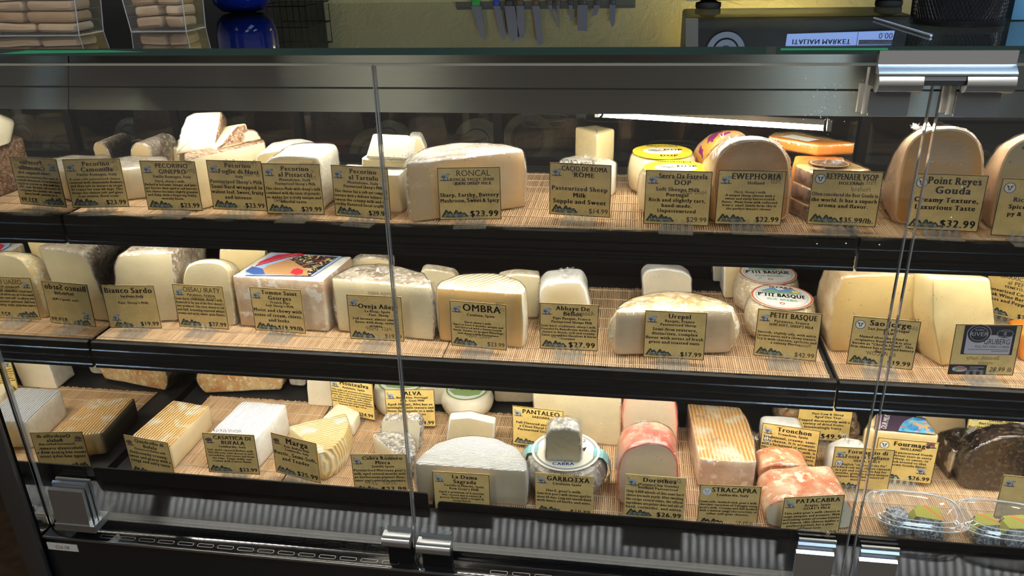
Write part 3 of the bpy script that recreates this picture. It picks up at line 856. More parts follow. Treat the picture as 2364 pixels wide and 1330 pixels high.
# glass clamps along the bottom
def clamp(x0, x1, ztop, zbot, label, gap=.004):
    c = thing('glass_clamp', label, 'clamp', ((x0 + x1) / 2, 0, zbot), 'aluminium glass clamps along the sill')
    w = x1 - x0
    def ext(pr, xx0, xx1, name, mt):
        n = len(pr); V = [(x, y, z) for x in (xx0, xx1) for y, z in pr]
        mb = MB(); mb.add(V, [(i, (i + 1) % n, n + (i + 1) % n, n + i) for i in range(n)] + [tuple(range(n)), tuple(range(2 * n - 1, n - 1, -1))]); return mb.build(name, mt, c)
    H = ztop - zbot
    ext([(-.0255, zbot + .012), (-.0225, ztop - .012), (-.0185, ztop - .009), (-.0165, ztop - .012), (-.0185, zbot + .012)], x0, x1, 'cover_plate', ALU)
    ext([(-.0160, zbot + .010), (-.0150, ztop - .004), (-.0110, ztop - .002), (-.0095, ztop - .006), (-.0105, zbot + .010)], x0 + .003, x1 + .003, 'middle_plate', ALU)
    ext([(-.0090, zbot + .010), (-.0080, ztop), (-.0045, ztop), (-.0035, zbot + .010)], x0 + .005, x1 + .005, 'inner_plate', ALU)
    ext([(-.0270, zbot), (-.0270, zbot + .012), (.010, zbot + .012), (.010, zbot)], x0 - .002, x1 + .008, 'foot_block', ALU)
    return c
clamp(-.862, -.805, .753, .668, 'aluminium glass clamp beside the mirror')
clamp(.234, .282, .752, .655, 'aluminium glass clamp left of the second joint')
clamp(.314, .362, .748, .655, 'aluminium glass clamp right of the second joint')
for x0, x1, zt, lb in ((-.340, -.2985, .704, 'aluminium hand pull left of the middle glass joint'), (-.289, -.239, .6965, 'aluminium hand pull right of the middle glass joint')):
    c = thing('glass_pull', lb, 'pull handle', ((x0 + x1) / 2, -.015, .655), 'aluminium pulls at the middle joint')
    pr = [(-.0215 - .006 * math.sin(a), zt - .008 + .008 * math.cos(a)) for a in np.linspace(0, math.pi, 8)] + [(-.0205, zt - .012), (-.0205, zt - .002)]
    pr = [(-.004, zt), (-.012, zt)] + [(-.018 - .006 * math.sin(a), zt - .009 + .009 * math.cos(a)) for a in np.linspace(.3, math.pi - .3, 7)] + [(-.018, zt - .016), (-.004, zt - .014)]
    n = len(pr); mb = MB(); mb.add([(x, y, z) for x in (x0, x1) for y, z in pr], [(i, (i + 1) % n, n + (i + 1) % n, n + i) for i in range(n)] + [tuple(range(n)), tuple(range(2 * n - 1, n - 1, -1))])
    mb.build('grip', ALU, c)
    MB().box((x0 + .006, -.014, .6535), (x1, -.004, zt - .014)).build('bracket', BLACKM, c, smooth=False)
    mesh('pad', [(x0 + .004, -.0034, zt), (x1, -.0034, zt), (x1, -.0034, zt + .007), (x0 + .004, -.0034, zt + .007)], [(0, 1, 2, 3)], plain('dark_pad', (.10, .11, .12), .4), c, smooth=False)

# hinge cover at the top of the second joint
hg = thing('hinge_cover', 'large aluminium hinge cover at the top right of the case', 'hinge', (.3, -.03, 1.322))
def ext(pr, x0, x1, name, mt, root):
    n = len(pr); mb = MB(); mb.add([(x, y, z) for x in (x0, x1) for y, z in pr], [(i, (i + 1) % n, n + (i + 1) % n, n + i) for i in range(n)] + [tuple(range(n)), tuple(range(2 * n - 1, n - 1, -1))])
    return mb.build(name, mt, root)
ext([(-.034, 1.3862), (-.034, 1.373), (-.040, 1.3685), (-.043, 1.3655), (-.043, 1.3638), (-.030, 1.3638), (-.026, 1.3862)], .2365, .3645, 'fascia', ALU, hg)
for x0, x1 in ((.2375, .2795), (.3195, .3645)):
    ext([(-.0425, 1.3625), (-.0445, 1.358), (-.0445, 1.352), (-.041, 1.3475), (-.036, 1.3455), (-.028, 1.3455), (-.028, 1.3625)], x0, x1, 'knuckle', ALU, hg)
    ext([(-.030, 1.3455), (-.030, 1.3215), (-.0265, 1.3205), (-.0245, 1.3455)], x0 - .002, x1 - .006, 'clamp_plate', ALUD, hg)
    ext([(-.022, 1.350), (-.022, 1.3215), (-.018, 1.3205), (-.016, 1.350)], x0 - .006, x0 - .001, 'inner_plate', WHITEPL, hg)
    ext([(-.012, 1.350), (-.012, 1.3215), (-.008, 1.3205), (-.006, 1.350)], x0 - .009, x0 - .004, 'inner_plate', WHITEPL, hg)
ext([(-.0405, 1.3640), (-.0415, 1.3585), (-.038, 1.353), (-.030, 1.3528), (-.030, 1.3640)], .2800, .3190, 'bridge', ALUD, hg)
P, _ = rpoly([(.2345, 1.3675), (.2345, 1.348), (.2405, 1.345)], .004, 4)
m = MB(); m.tube([(.2325, -.02, 1.3685), (.2325, -.02, 1.352), (.2340, -.02, 1.3485), (.2385, -.02, 1.3475)], .0016, 8); m.build('pivot_rod', WHITEPL, hg)

# tag on the case front
m = MB(); p = [hy(x, -.0262) for x in ((105, 1247), (166, 1250), (176, 1273), (112, 1268))]
tg_ = thing('case_tag', 'small grey CU-10 tag on the black case front', 'tag', (float(p[3][0]), -.0252, float(p[3][2])))
bl, br, tl = p[3], p[2], p[0]; wv = .052; hgt = .0135
o_ = np.array([bl[0], -.0252, p[3][2]]); m.box(o_, (o_[0] + wv, -.0262, o_[2] + hgt)); m.build('plate', plain('grey_tag_plastic', (.42, .41, .39), .5), tg_, smooth=False)
o_ = o_ + np.array((0, -.001, 0)); f = Flat(o_, np.array([1., 0, 0]), np.array([0, 0, 1.]), np.array([0, -1., 0]), 1.0); f.text('CU-10', (wv * .5, hgt * .28), .006, 'sans', 0, 2); f.build('lettering', INK, tg_)
# etched marks on the panes
for i, px in enumerate(((885, 1210), (1029, 1228))):
    q = hy(px, -.0006); e = thing('etched_mark', ['small etched safety mark at the foot of the left glass pane', 'small etched safety mark at the foot of the middle glass pane'][i], 'glass mark', q, 'etched glass marks')
    f = Flat(q, np.array([1., 0, 0]), np.array([0, 0, 1.]), np.array([0, -1., 0]), 1.0)
    f.ring((0, .0065), .0012, .0020, 0, 1)
    for k, w in enumerate((.006, .008, .0085, .0075, .006)): 
        x = -w
        while x < w: l = rnd.uniform(.0006, .002); f.poly([(x, .003 - .0019 * k), (x + l, .003 - .0019 * k), (x + l, .0040 - .0019 * k), (x, .0040 - .0019 * k)], 0, 1); x += l + .0005
    f.build('lettering', plain('etched_white', (.42, .50, .52), .6), e)

# ------------------------------------------------------------------ cheese colours
P_WHITE = paste_mat('white_paste', (.78, .75, .66)); P_CREAM = paste_mat('cream_paste', (.80, .70, .50)); P_IVORY = paste_mat('ivory_paste', (.78, .71, .54), holes=.25, hscale=180)
P_PALE = paste_mat('pale_holed_paste', (.78, .73, .57), holes=.5, hscale=150, hole_col=(.58, .50, .34))
P_BUTTER = paste_mat('butter_paste', (.80, .69, .44)); P_YELLOW = paste_mat('yellow_holed_paste', (.84, .68, .36), rim=(.72, .50, .20), holes=.8, hscale=100, hole_col=(.56, .40, .17))
P_YEL2 = paste_mat('bright_yellow_paste', (.88, .76, .46), holes=.15)
P_OMBRA = paste_mat('buttery_rimmed_paste', (.72, .60, .38), rim=(.70, .38, .08)); P_RONC = paste_mat('straw_paste', (.66, .56, .43), rim=(.72, .47, .24), holes=.2)
P_GOUDA = paste_mat('caramel_paste', (.64, .44, .30), rim=(.58, .25, .055)); P_PTR = paste_mat('tan_gouda_paste', (.60, .47, .37), rim=(.76, .37, .06), rough=.35)
P_GREY = paste_mat('greyish_paste', (.52, .47, .37), holes=.5, hscale=70, hole_col=(.06, .05, .04)); P_UREP = paste_mat('milky_paste', (.60, .50, .40), rough=.35, coat=.5)
P_ORANGE = paste_mat('orange_paste', (.80, .30, .045), rough=.3, coat=.6); P_GARR = paste_mat('grey_green_paste', (.40, .38, .30), rough=.4)
P_DORO = paste_mat('chalk_paste', (.72, .67, .58), rim=(.78, .55, .42), holes=.2); P_DAMA = paste_mat('rimmed_goat_paste', (.58, .54, .47), rim=(.46, .37, .25), coat=.5)
P_CHALK = paste_mat('white_goat_paste', (.84, .82, .76), holes=.15)
P_LOG = paste_mat('golden_log_paste', (.66, .52, .34)); P_LOGG = paste_mat('grey_log_paste', (.55, .49, .40))
R_GREY = rind_mat('mottled_grey_rind', (.44, .38, .31), (.62, .56, .47), 30, c3=(.72, .68, .60)); R_BROWN = rind_mat('dark_brown_rind', (.10, .065, .035), (.24, .17, .10), 25)
R_BASKET = rind_mat('basket_brown_rind', (.20, .10, .055), (.42, .26, .155), 130, (.45, .58), .8, c3=(.58, .43, .30), s3=220)
R_WHITE = rind_mat('bloomy_white_rind', (.78, .76, .70), (.88, .87, .84), 60, bump=.35); R_CREAM = rind_mat('cream_rind', (.62, .48, .28), (.80, .70, .52), 28, c3=(.88, .84, .74))
R_RONC = rind_mat('pale_roncal_rind', (.42, .35, .27), (.70, .64, .55), 30, c3=(.86, .84, .80)); R_TAN = rind_mat('tan_rind', (.50, .34, .18), (.68, .54, .34), 34)
R_YELL = rind_mat('yellow_mottled_rind', (.74, .56, .26), (.82, .72, .48), 50, c3=(.90, .87, .76)); R_PALEGOUDA = rind_mat('peach_rind', (.76, .52, .32), (.82, .62, .42), 12, bump=.1, rough=.35)
R_OAK = rind_mat('brown_grey_wrapped_rind', (.26, .20, .14), (.55, .48, .38), 40, c3=(.72, .68, .60)); R_CORAL = rind_mat('coral_washed_rind', (.70, .21, .09), (.84, .57, .35), 26, (.38, .66), .7, c3=(.85, .70, .48), s3=70)
R_RED = rind_mat('red_wax_rind', (.66, .15, .10), (.80, .36, .26), 40, bump=.15, rough=.3); R_ASHY = rind_mat('rosemary_ash_rind', (.20, .17, .14), (.52, .47, .40), 110, (.42, .60), 1.0, c3=(.74, .71, .64), s3=190)
R_DARK = rind_mat('black_leaf_rind', (.010, .008, .007), (.040, .028, .022), 40, c3=(.11, .07, .045), rough=.3, coat=.5); R_UREP = rind_mat('cream_crosshatch_rind', (.50, .34, .15), (.76, .62, .40), 50, (.42, .56), c3=(.86, .80, .66), s3=90)
R_TRUF = rind_mat('white_truffle_rind', (.80, .76, .62), (.88, .86, .78), 60, c3=(.64, .60, .50), s3=260); R_FRUIT = rind_mat('baked_orange_crust', (.55, .26, .08), (.82, .60, .30), 30, (.35, .65), .7, c3=(.86, .74, .50))
R_MANCH = ridged_mat('white_woven_rind', (.46, .44, .38), (.82, .81, .77), ((980, 1040), (1180, 1030)), 75, bump=.3, dist=4.0)
R_QUAD = ridged_mat('orange_ridged_rind', (.56, .27, .065), (.80, .55, .25), ((303, 1004), (399, 922)), 58, patch=(.86, .76, .58)); R_CASA = ridged_mat('white_ridged_rind', (.80, .81, .82), (.93, .93, .93), ((478, 1003), (560, 924)), 62, bump=1.0)
R_STRA = ridged_mat('apricot_ridged_rind', (.74, .34, .09), (.88, .63, .33), ((1615, 1060), (1590, 940)), 48, patch=(.88, .78, .58)); R_MARGA = ridged_mat('golden_ridged_rind', (.62, .40, .12), (.84, .66, .34), ((664, 983), (780, 955)), 56, patch=(.86, .80, .60))
R_OMBRA = ridged_mat('creamy_streaked_rind', (.76, .64, .38), (.88, .82, .66), ((1000, 673), (1100, 640)), 40, patch=(.90, .87, .76))

# ================================================================== upper shelf
Z = ZT
cheese_top('cheese_half_wheel', 'grey film-wrapped white half wheel nearest the mirror on the upper shelf', [(226, 396), (335, 386), (392, 374), (384, 361), (300, 359), (262, 364)], ((300, 460), (300, 389)), Z,
           P_WHITE, R_GREY, cut=(0,), r=.012, wrap=1, group='wrapped pecorino on the upper shelf')
cheese_face('cheese_log', 'golden cut log with mottled rind, second log beside the mirror', [(300, 426), (300, 348), (304, 335), (314, 329), (335, 331), (349, 343), (354, 425)], (300, 426), (354, 424), Z, .075,
            P_LOG, R_OAK, r=.010, skew=(.02, 0), group='cut pecorino logs')
cheese_face('cheese_log', 'pale yellow cut log half hidden under the speckled wedges', [(368, 401), (367, 352), (378, 341), (398, 337), (414, 346), (416, 401)], (368, 401), (415, 400), Z, .06,
            P_BUTTER, R_YELL, r=.010, group='cut pecorino logs')
noci, zn = cheese_top('cheese_quarter_wheel', 'big ivory quarter wheel carrying the pile of speckled wedges', [(425, 371), (614, 326), (607, 318), (560, 314), (480, 322), (425, 350)], ((487, 469), (487, 353)), Z,
                      P_PALE, R_BASKET, cut=(0,), r=.010, noise=.0008, group='wrapped pecorino on the upper shelf')
def wedge(name, label, quad, z0, lean, paste, rind, depth, rindedge=None, wrap=1, group=None, r=.004):
    return cheese_face(name, label, quad, quad[0], quad[-1], z0, depth, paste, rind, r=r, lean=math.radians(lean), zbot=z0, wrap=wrap, group=group)
G = 'film-wrapped wedges stacked on the big ivory quarter wheel'
cheese_face('cheese_wedge', 'brilliant white film-wrapped wedge with a speckled brown rind, on top of the pile', [(404, 357), (416, 310), (430, 268), (450, 260), (514, 257), (507, 300), (498, 341)], (404, 357), (498, 341), zn, .040,
            P_WHITE, R_BASKET, r=.005, lean=math.radians(28), wrap=1, group=G, skew=(.022, 0), back=.9, pside=(0, 1, 2, 3, 6))
cheese_face('cheese_wedge', 'speckled brown rind wedge with a white top, right of the brilliant white one', [(498, 347), (520, 316), (545, 288), (569, 284), (575, 308), (566, 331)], (498, 347), (566, 331), zn, .045,
            R_BASKET, P_CREAM, r=.004, lean=math.radians(12), group=G)
cheese_face('cheese_wedge', 'pale small wedge at the right end of the speckled pile', [(560, 333), (562, 305), (572, 297), (592, 300), (604, 318), (604, 325)], (560, 333), (604, 324), zn, .04,
            P_CREAM, R_BASKET, r=.004, lean=math.radians(10), group=G)
cheese_face('cheese_wedge', 'flat wedge with a grey netted rind right of the speckled pile', [(592, 462), (591, 362), (602, 352), (640, 345), (668, 343), (700, 350), (716, 361), (718, 460)], (592, 462), (718, 460), Z, .07,
            P_CREAM, R_MANCH, r=.008, group='wrapped pecorino on the upper shelf')
cheese_face('cheese_wedge', 'white wedge with a flecked rounded edge before the netted flat wedge', [(612, 494), (611, 378), (622, 366), (650, 361), (700, 361), (732, 364), (741, 380), (748, 488)], (612, 494), (748, 488), Z, .085,
            P_WHITE, R_TRUF, r=.010, wrap=1, skew=(.018, 0), group='wrapped pecorino on the upper shelf')
tb, zt = cheese_top('truffle_cheese', 'tall white flecked block under the butter slab', [(772, 399), (921, 404), (944, 384), (800, 378)], ((918, 493), (921, 404)), Z, P_WHITE, R_TRUF, cut=(0, 1, 3), r=.005, wrap=1)
cheese_face('truffle_cheese', 'thin butter slab lying on the tall flecked block', [(834, 385), (834, 365), (938, 371), (934, 389)], (834, 387), (934, 391), zt, .055, P_BUTTER, R_TRUF, r=.002, group='white truffle cheese pieces')
slab_z = zt + .0165
cheese_face('truffle_cheese', 'brilliant white truffle wedge topping the stack beside the glass joint', [(843, 364), (852, 335), (860, 308), (944, 312), (940, 340), (934, 369)], (843, 366), (934, 370), slab_z, .035, P_CHALK, R_TRUF, r=.004,
            lean=math.radians(26), group='white truffle cheese pieces', noise=.0005)
cheese_face('truffle_cheese', 'small cream wedge standing behind the brilliant truffle wedge', [(934, 430), (940, 330), (947, 315), (971, 316), (984, 345), (986, 430)], (934, 432), (986, 430), Z, .04, P_CREAM, R_TRUF, r=.005, group='white truffle cheese pieces')
cheese_top('cheese_half_wheel', 'large pale mottled half wheel right of the middle glass joint', [(936, 379), (1210, 347), (1204, 342), (1168, 332), (1100, 327), (1036, 330), (985, 340), (950, 360)], ((950, 516), (940, 379)), Z, P_RONC, R_RONC, cut=(0,), r=.010,
           bulge=.004, noise=.0018, wrap=1)
# stacked behind the Cacio sign
cheese_top('cheese_wedge', 'tall cream triangular wedge standing on end on the upper shelf', [(1327, 293), (1379, 310), (1420, 297), (1374, 288)], ((1379, 440), (1379, 310)), Z, P_BUTTER, P_BUTTER, cut=(0, 1, 2, 3), toppart='paste', r=.004, wrap=1)
cheese_top('cheese_half_wheel', 'small cream half wheel in crumpled film before the triangular wedge', [(1284, 380), (1416, 388), (1425, 374), (1400, 360), (1340, 355), (1298, 364)], ((1413, 455), (1416, 388)), Z, P_CREAM, R_WHITE, cut=(0,), r=.010, wrap=2)
LAB_Y = plain('yellow_label', (.88, .68, .03), .4, 0, .4); LAB_W = plain('white_label', (.82, .82, .80), .4, 0, .3)
def wheel(name, label, foot, wpx, topy, shelf, body, n=44, edge=.008, bulge=.003, noise=.0012, group=None, wrap=0, hh=None, zbot=None, cat='cheese', yback=None):
    """foot = pixel of the front foot of the wheel, wpx = its width in pixels"""
    z0 = zbot if zbot is not None else shelf
    a = hz(foot, z0); s = np.linalg.norm(hy((foot[0] + wpx / 2, foot[1]), a[1]) - hy((foot[0] - wpx / 2, foot[1]), a[1]))
    for _ in range(4):
        yc = a[1] + s / 2; s = abs(hy((foot[0] + wpx / 2, foot[1] - 40), yc)[0] - hy((foot[0] - wpx / 2, foot[1] - 40), yc)[0])
    d = ray(*foot); dn = d[:2] / np.linalg.norm(d[:2]); R = s / 2; c = np.array([a[0] + dn[0] * R, a[1] + dn[1] * R, z0])
    H = hh or (hy((foot[0], topy), a[1])[2] - z0)
    prof = [(R - edge, 0), (R - edge * .25, edge * .5)] + [(R + bulge * math.sin(math.pi * t), edge + (H - 2 * edge) * t) for t in (0, .25, .5, .75, 1)] + [(R - edge * .25, H - edge * .4), (R - edge, H), (R * .6, H + .0005), (R * .25, H + .0005)]
    V, F = lathe(prof, c, n, noise)
    root = thing(name, label, cat, c, group)
    mesh('paste', V, F, body, root)
    if wrap: film(root, V, F, [False] * len(F), amp=.0018, seed=R * 100)
    return root, c, R, H
def disc(root, c, R, z, name, mat, h=.0006, n=40, dz=0.0, label=None, sx=1.0):
    V, F = lathe([(R, 0), (R, h)], (c[0], c[1], z), n); return mesh(name, V, F, mat, root, smooth=False, label=label)
XV, YV, ZV = np.array([1., 0, 0]), np.array([0, 1., 0]), np.array([0, 0, 1.])
INK2 = plain('red_print', (.62, .06, .04), .5); INKB = plain('blue_print', (.05, .16, .45), .5); INKG = plain('green_print', (.14, .32, .10), .5); INKO = plain('orange_print', (.80, .28, .03), .5); INKGR = plain('grey_print', (.28, .28, .28), .5)
def serra(label, foot, w, topy, wrap):
    root, c, R, H = wheel('soft_cheese_round', label, foot, w, topy, Z, P_CREAM, wrap=wrap, group='soft wheels with yellow lids')
    lid = disc(root, c, R * .93, c[2] + H + .002, 'yellow_lid', LAB_Y, .0008)
    f = Flat(c + ZV * (H + .0030), XV, YV, ZV, R)
    f.poly(ell(0, .02, .62, .40), 0, 1); f.text('DOP', (.34, .12), .17, 'serif', 1, 2); f.ring((.02, .17), .09, .13, 2, 2); f.text('QUEIJO', (-.2, -.05), .12, 'hand', 1, 2); f.text('SERRA DA ESTRELA', (0, .62), .12, 'serif', 1, 2, maxw=1.0)
    f.ring((.40, -.55), .12, .17, 2, 2); f.poly([(-.50, .12), (-.3, .22), (-.05, .08), (-.2, -.02)], 3, 2); f.text('DOP', (.2, -.62), .16, 'serif', 1, 2)
    f.build('label_print', [LAB_W, INK, INKO, INKGR], lid)
serra('white soft wheel with a yellow lid, behind the other yellow-lidded wheel', (1523, 458), 146, 372, 1)
serra('white soft wheel with a yellow lid, in front of the other yellow-lidded wheel', (1552, 512), 158, 414, 1)
# gouda family
PUR = plain('purple_wax_print', (.30, .035, .22), .4); YLP = plain('orange_wax_print', (.85, .42, .06), .4)
_m = NT('purple_printed_rind'); _x = _m.mix(_m.ramp(_m.noise(55, 2), .47, .50), (.30, .03, .20), (.85, .42, .07)); _y = _m.mix(_m.ramp(_m.noise(14, 1), .46, .5), _x, (.80, .56, .36)); _m.l(_y, _m.b.inputs['Base Color']); _m.set(Roughness=.35)
cheese_face('gouda_wedge', 'peach gouda wedge with purple and orange printed rind', [(1640, 432), (1645, 345), (1655, 322), (1676, 305), (1702, 301), (1724, 310), (1738, 332), (1744, 424)], (1640, 434), (1744, 416), Z, .085, paste_mat('peach_paste', (.80, .60, .42), rim=(.78, .50, .28)), _m.m, r=.014,
            mode='quarter', rimw=.10)
cheese_face('gouda_wedge', 'caramel arch of gouda in film, right of the yellow-lidded wheels', [(1650, 514), (1645, 408), (1652, 366), (1680, 336), (1722, 322), (1768, 322), (1803, 336), (1821, 366), (1826, 410), (1819, 508)], (1650, 514), (1819, 508), Z, .125, P_GOUDA, R_PALEGOUDA,
            r=.016, mode='quarter', wrap=2, rimw=.13)
zs = hy((1889, 361), .36)[2]; zo = hy((1889, 333), .36)[2]
cheese_top('gouda_wedge', 'orange gouda block hidden under the orange half wheel', [(1830, 378), (1945, 378), (1950, 362), (1835, 358)], None, Z, P_ORANGE, P_ORANGE, cut=(0, 1, 2, 3), toppart='paste', ztop=zs, r=.006, group='orange gouda stack')
cheese_top('gouda_half_wheel', 'bright orange half wheel with a white label, on top of the orange stack', [(1774, 314), (1786, 306), (1842, 306), (1976, 330), (1889, 334)], None, Z, P_ORANGE, P_ORANGE, cut=(0, 1, 2, 3, 4), toppart='rind', ztop=zo, zbot=zs + .0005, r=.005, wrap=1, group='orange gouda stack')
ob = [o for o in bpy.data.objects if o.get('label', '').startswith('bright orange half wheel')][0]
lp = [hz(p, zo + .0025) for p in ((1800, 315), (1830, 311), (1892, 322), (1865, 327))]
mesh('paper_label', lp, [(0, 1, 2, 3)], LAB_W, ob, smooth=False)
rp = [(1832, 380), (1842, 367), (1868, 362), (1918, 362), (1962, 371), (2010, 390), (1880, 400)]
R_REY = rind_mat('golden_wrapped_rind', (.72, .46, .20), (.82, .62, .34), 14, bump=.1, rough=.3, coat=.5); R_REYD = rind_mat('dark_foil_rind', (.10, .06, .05), (.34, .22, .16), 40, rough=.25, coat=.6)
zr = hz((1860, 508), Z)[1]; ztops = hy((1850, 396), zr)[2]; hh = (ztops - Z) / 3
for i in range(3):
    cheese_top('aged_gouda_wedge', ['bottom flat foil-wrapped gouda wedge of the stack left of the tall tan arch', 'middle flat foil-wrapped gouda wedge of the stack left of the tall tan arch', 'top flat gouda wedge with a dark oval label, on the stack'][i],
               None, None, Z, R_REYD, R_REY, cut=(0, 5, 6), toppart='rind', ztop=Z + hh * (i + 1) - .0008, zbot=Z + hh * i, r=.006, wrap=2, group='flat wedges of aged gouda', dx=rnd.uniform(-.002, .002), dy=rnd.uniform(-.002, .002),
               plan=[hz(p, ztops)[:2] for p in rp])
ob = [o for o in bpy.data.objects if o.get('label', '').startswith('top flat gouda wedge')][0]
c = (hz((1915, 377), ztops + .003)); ax = hz((1965, 380), ztops + .003) - c; ax[2] = 0; ay = np.array([-ax[1], ax[0], 0]) * .72
f = Flat(c, ax, ay, ZV, 1.0); f.poly([(x, y) for x, y in ell(0, 0, 1.0, 1.0, 36)], 0, 1); f.ring((0, 0), .86, .92, 1, 2); f.text('REYPENAER', (0, -.18), .34, 'serif', 1, 2, maxw=1.5); f.text('V S O P', (0, -.6), .18, 'serif', 1, 2)
f.build('oval_label', [plain('dark_brown_label', (.13, .075, .05), .4), plain('gold_label_print', (.60, .42, .20), .4)], ob)
cheese_face('gouda_arch', 'tall arch of tan gouda with an orange rim below the hinge', [(2062, 515), (2072, 440), (2081, 385), (2091, 345), (2111, 316), (2145, 299), (2200, 295), (2238, 305), (2262, 328), (2271, 360), (2271, 400), (2264, 524)],
            (2062, 515), (2264, 525), Z, .13, P_PTR, R_PALEGOUDA, r=.016, mode='quarter', wrap=2, rimw=.14)
cheese_face('gouda_arch', 'grey speckled arch of pecorino cut by the right edge of the photo', [(2284, 527), (2296, 445), (2308, 385), (2330, 342), (2366, 318), (2425, 309), (2478, 330), (2492, 380), (2490, 540)],
            (2284, 527), (2490, 540), Z, .13, P_GREY, R_PALEGOUDA, r=.016, mode='quarter', wrap=2)

# ================================================================== middle shelf
Z = ZM
cheese_face('cheese_block', 'white block with a dark brown rind beside the mirror, middle shelf', [(268, 745), (264, 690), (263, 610), (274, 588), (399, 582), (405, 650), (413, 742)], (268, 745), (413, 742), Z, .125, P_PALE, R_OAK, r=.006, wrap=1, skew=(.012, 0), noise=.002)
cheese_face('cheese_wedge', 'small pale arch wedge left of the square block with a colourful label', [(432, 750), (424, 690), (422, 640), (429, 616), (447, 606), (480, 603), (510, 608), (528, 622), (533, 660), (546, 752)], (432, 750), (546, 751), Z, .085, P_PALE, R_YELL, r=.012, mode='quarter', wrap=1)
cheese_face('pale_cheese_block', 'pale block at the back behind the small arch wedge', [(508, 700), (506, 575), (612, 570), (612, 690)], (508, 702), (612, 692), Z, .05, P_BUTTER, R_CREAM, r=.006)
R_TOMME = rind_mat('rosy_film_rind', (.52, .36, .24), (.70, .60, .46), 16, c3=(.78, .74, .66), s3=60, rough=.35, coat=.4)
tm, ztm = cheese_top('cheese_block', 'big square block with a colourful paper label on top', [(534, 637), (744, 649), (813, 592), (624, 580)], ((758, 767), (744, 649)), Z, R_TOMME, R_WHITE, cut=(0, 1, 2, 3), toppart='rind', r=.006, wrap=1, noise=.0015)
def onplane(root, z, polys, mats, name, label=None, lift=.0022):
    V, F, M = [], [], []
    for k, (pts, m) in enumerate(polys):
        n = len(V); V += [hz(p, z + lift + .0001 * k) for p in pts]; F.append(tuple(range(n, n + len(pts)))); M.append(m)
    return mesh(name, V, F, mats, root, False, M, fixn=False, label=label)
_m = NT('painted_battle_scene'); _x = _m.ramp(_m.noise(75, 3, dist=1.5), .50, .60); _l = _m.mix(_x, (.03, .025, .03), (.62, .50, .24)); _l = _m.mix(_m.ramp(_m.noise(60, 2), .56, .62), _l, (.16, .03, .03)); _m.l(_l, _m.b.inputs['Base Color']); _m.set(Roughness=.35)
_b = NT('brown_parchment_label'); _b.l(_b.mix(_b.noise(80, 4), (.34, .18, .075), (.50, .29, .14)), _b.b.inputs['Base Color']); _b.set(Roughness=.4)
onplane(tm, ztm, [([(563, 635), (640, 636), (722, 637), (790, 592), (640, 584), (622, 590)], 0), ([(640, 630), (716, 637), (782, 593), (700, 588), (660, 600)], 1), ([(590, 632), (618, 613), (668, 598), (705, 620), (712, 637), (640, 634)], 2),
                  ([(566, 626), (582, 615), (606, 620), (612, 633), (585, 634)], 3), ([(588, 615), (664, 595), (705, 588), (690, 584), (640, 588), (600, 604)], 4), ([(670, 630), (676, 622), (688, 619), (700, 624), (698, 632), (684, 635)], 4)],
        [plain('pale_blue_label', (.30, .42, .66), .4), _m.m, _b.m, plain('label_blue', (.05, .10, .30), .4), plain('label_red', (.50, .03, .05), .4)], 'paper_label')
f = Flat(hz((592, 613), ztm + .0031), (lambda v: v / np.linalg.norm(v))(hz((690, 587), ztm) - hz((592, 613), ztm)), YV, ZV, 1.0)
f.ey = np.array([-f.ex[1], f.ex[0], 0]); f.text('Tomme Saint Georges', (.002, .0015), .0050, 'serif', 0, 1, align='l', maxw=.075); f.build('label_lettering', [EMBW], tm)
cheese_top('cheese_half_wheel', 'wide half wheel in shiny film crossed by the middle glass joint', [(762, 644), (994, 664), (997, 652), (972, 628), (934, 615), (870, 609), (822, 613), (784, 627)], ((769, 764), (764, 644)), Z, P_PALE, R_OAK, cut=(0,), r=.012, bulge=.004, wrap=2, noise=.002)
cheese_face('pale_cheese_wedge', 'cream wedge with a grey rind at the back left of the shiny half wheel', [(803, 690), (801, 616), (815, 602), (850, 592), (905, 600), (905, 690)], (803, 692), (905, 692), Z, .03, P_CREAM, R_OAK, r=.008)
cheese_face('pale_cheese_wedge', 'ivory wedge standing at the back right of the shiny half wheel', [(974, 700), (971, 628), (980, 621), (1010, 623), (1048, 631), (1058, 645), (1058, 700)], (974, 700), (1058, 700), Z, .025, P_PALE, R_CREAM, r=.006)
cheese_top('cheese_half_wheel', 'half wheel with an orange rim and creamy rind, middle shelf', [(999, 673), (1203, 689), (1212, 676), (1196, 655), (1148, 640), (1098, 637), (1054, 642), (1012, 658)], ((1005, 797), (1001, 673)), Z, P_OMBRA, R_OMBRA, cut=(0,), r=.010, bulge=.003, wrap=1, noise=.0012, dy=.016)
cheese_face('pale_cheese_wedge', 'pale wedge standing right behind the orange-rimmed half wheel', [(1150, 737), (1146, 660), (1152, 641), (1190, 632), (1247, 637), (1242, 735)], (1150, 737), (1242, 735), Z, .025, P_PALE, R_CREAM, r=.005, wrap=1)
cheese_face('cheese_block', 'narrow white-rinded block left of the cream dome', [(1250, 765), (1245, 700), (1245, 672), (1258, 655), (1305, 649), (1343, 650), (1353, 668), (1360, 700), (1368, 768)], (1250, 766), (1368, 768), Z, .055, paste_mat('soft_grey_paste', (.66, .60, .44), rim=(.74, .68, .54)), R_WHITE, r=.008,
            wrap=2, noise=.002)
cheese_top('cheese_dome', 'wide cream dome with a crosshatched rind on the middle shelf', [(1416, 725), (1694, 720), (1700, 712), (1664, 693), (1622, 680), (1560, 673), (1508, 676), (1458, 688), (1426, 706)], ((1411, 829), (1418, 725)), Z, P_UREP, R_UREP, cut=(0,), r=.016, edge=.008, bulge=.011, dome=.006, wrap=1, dy=.008)
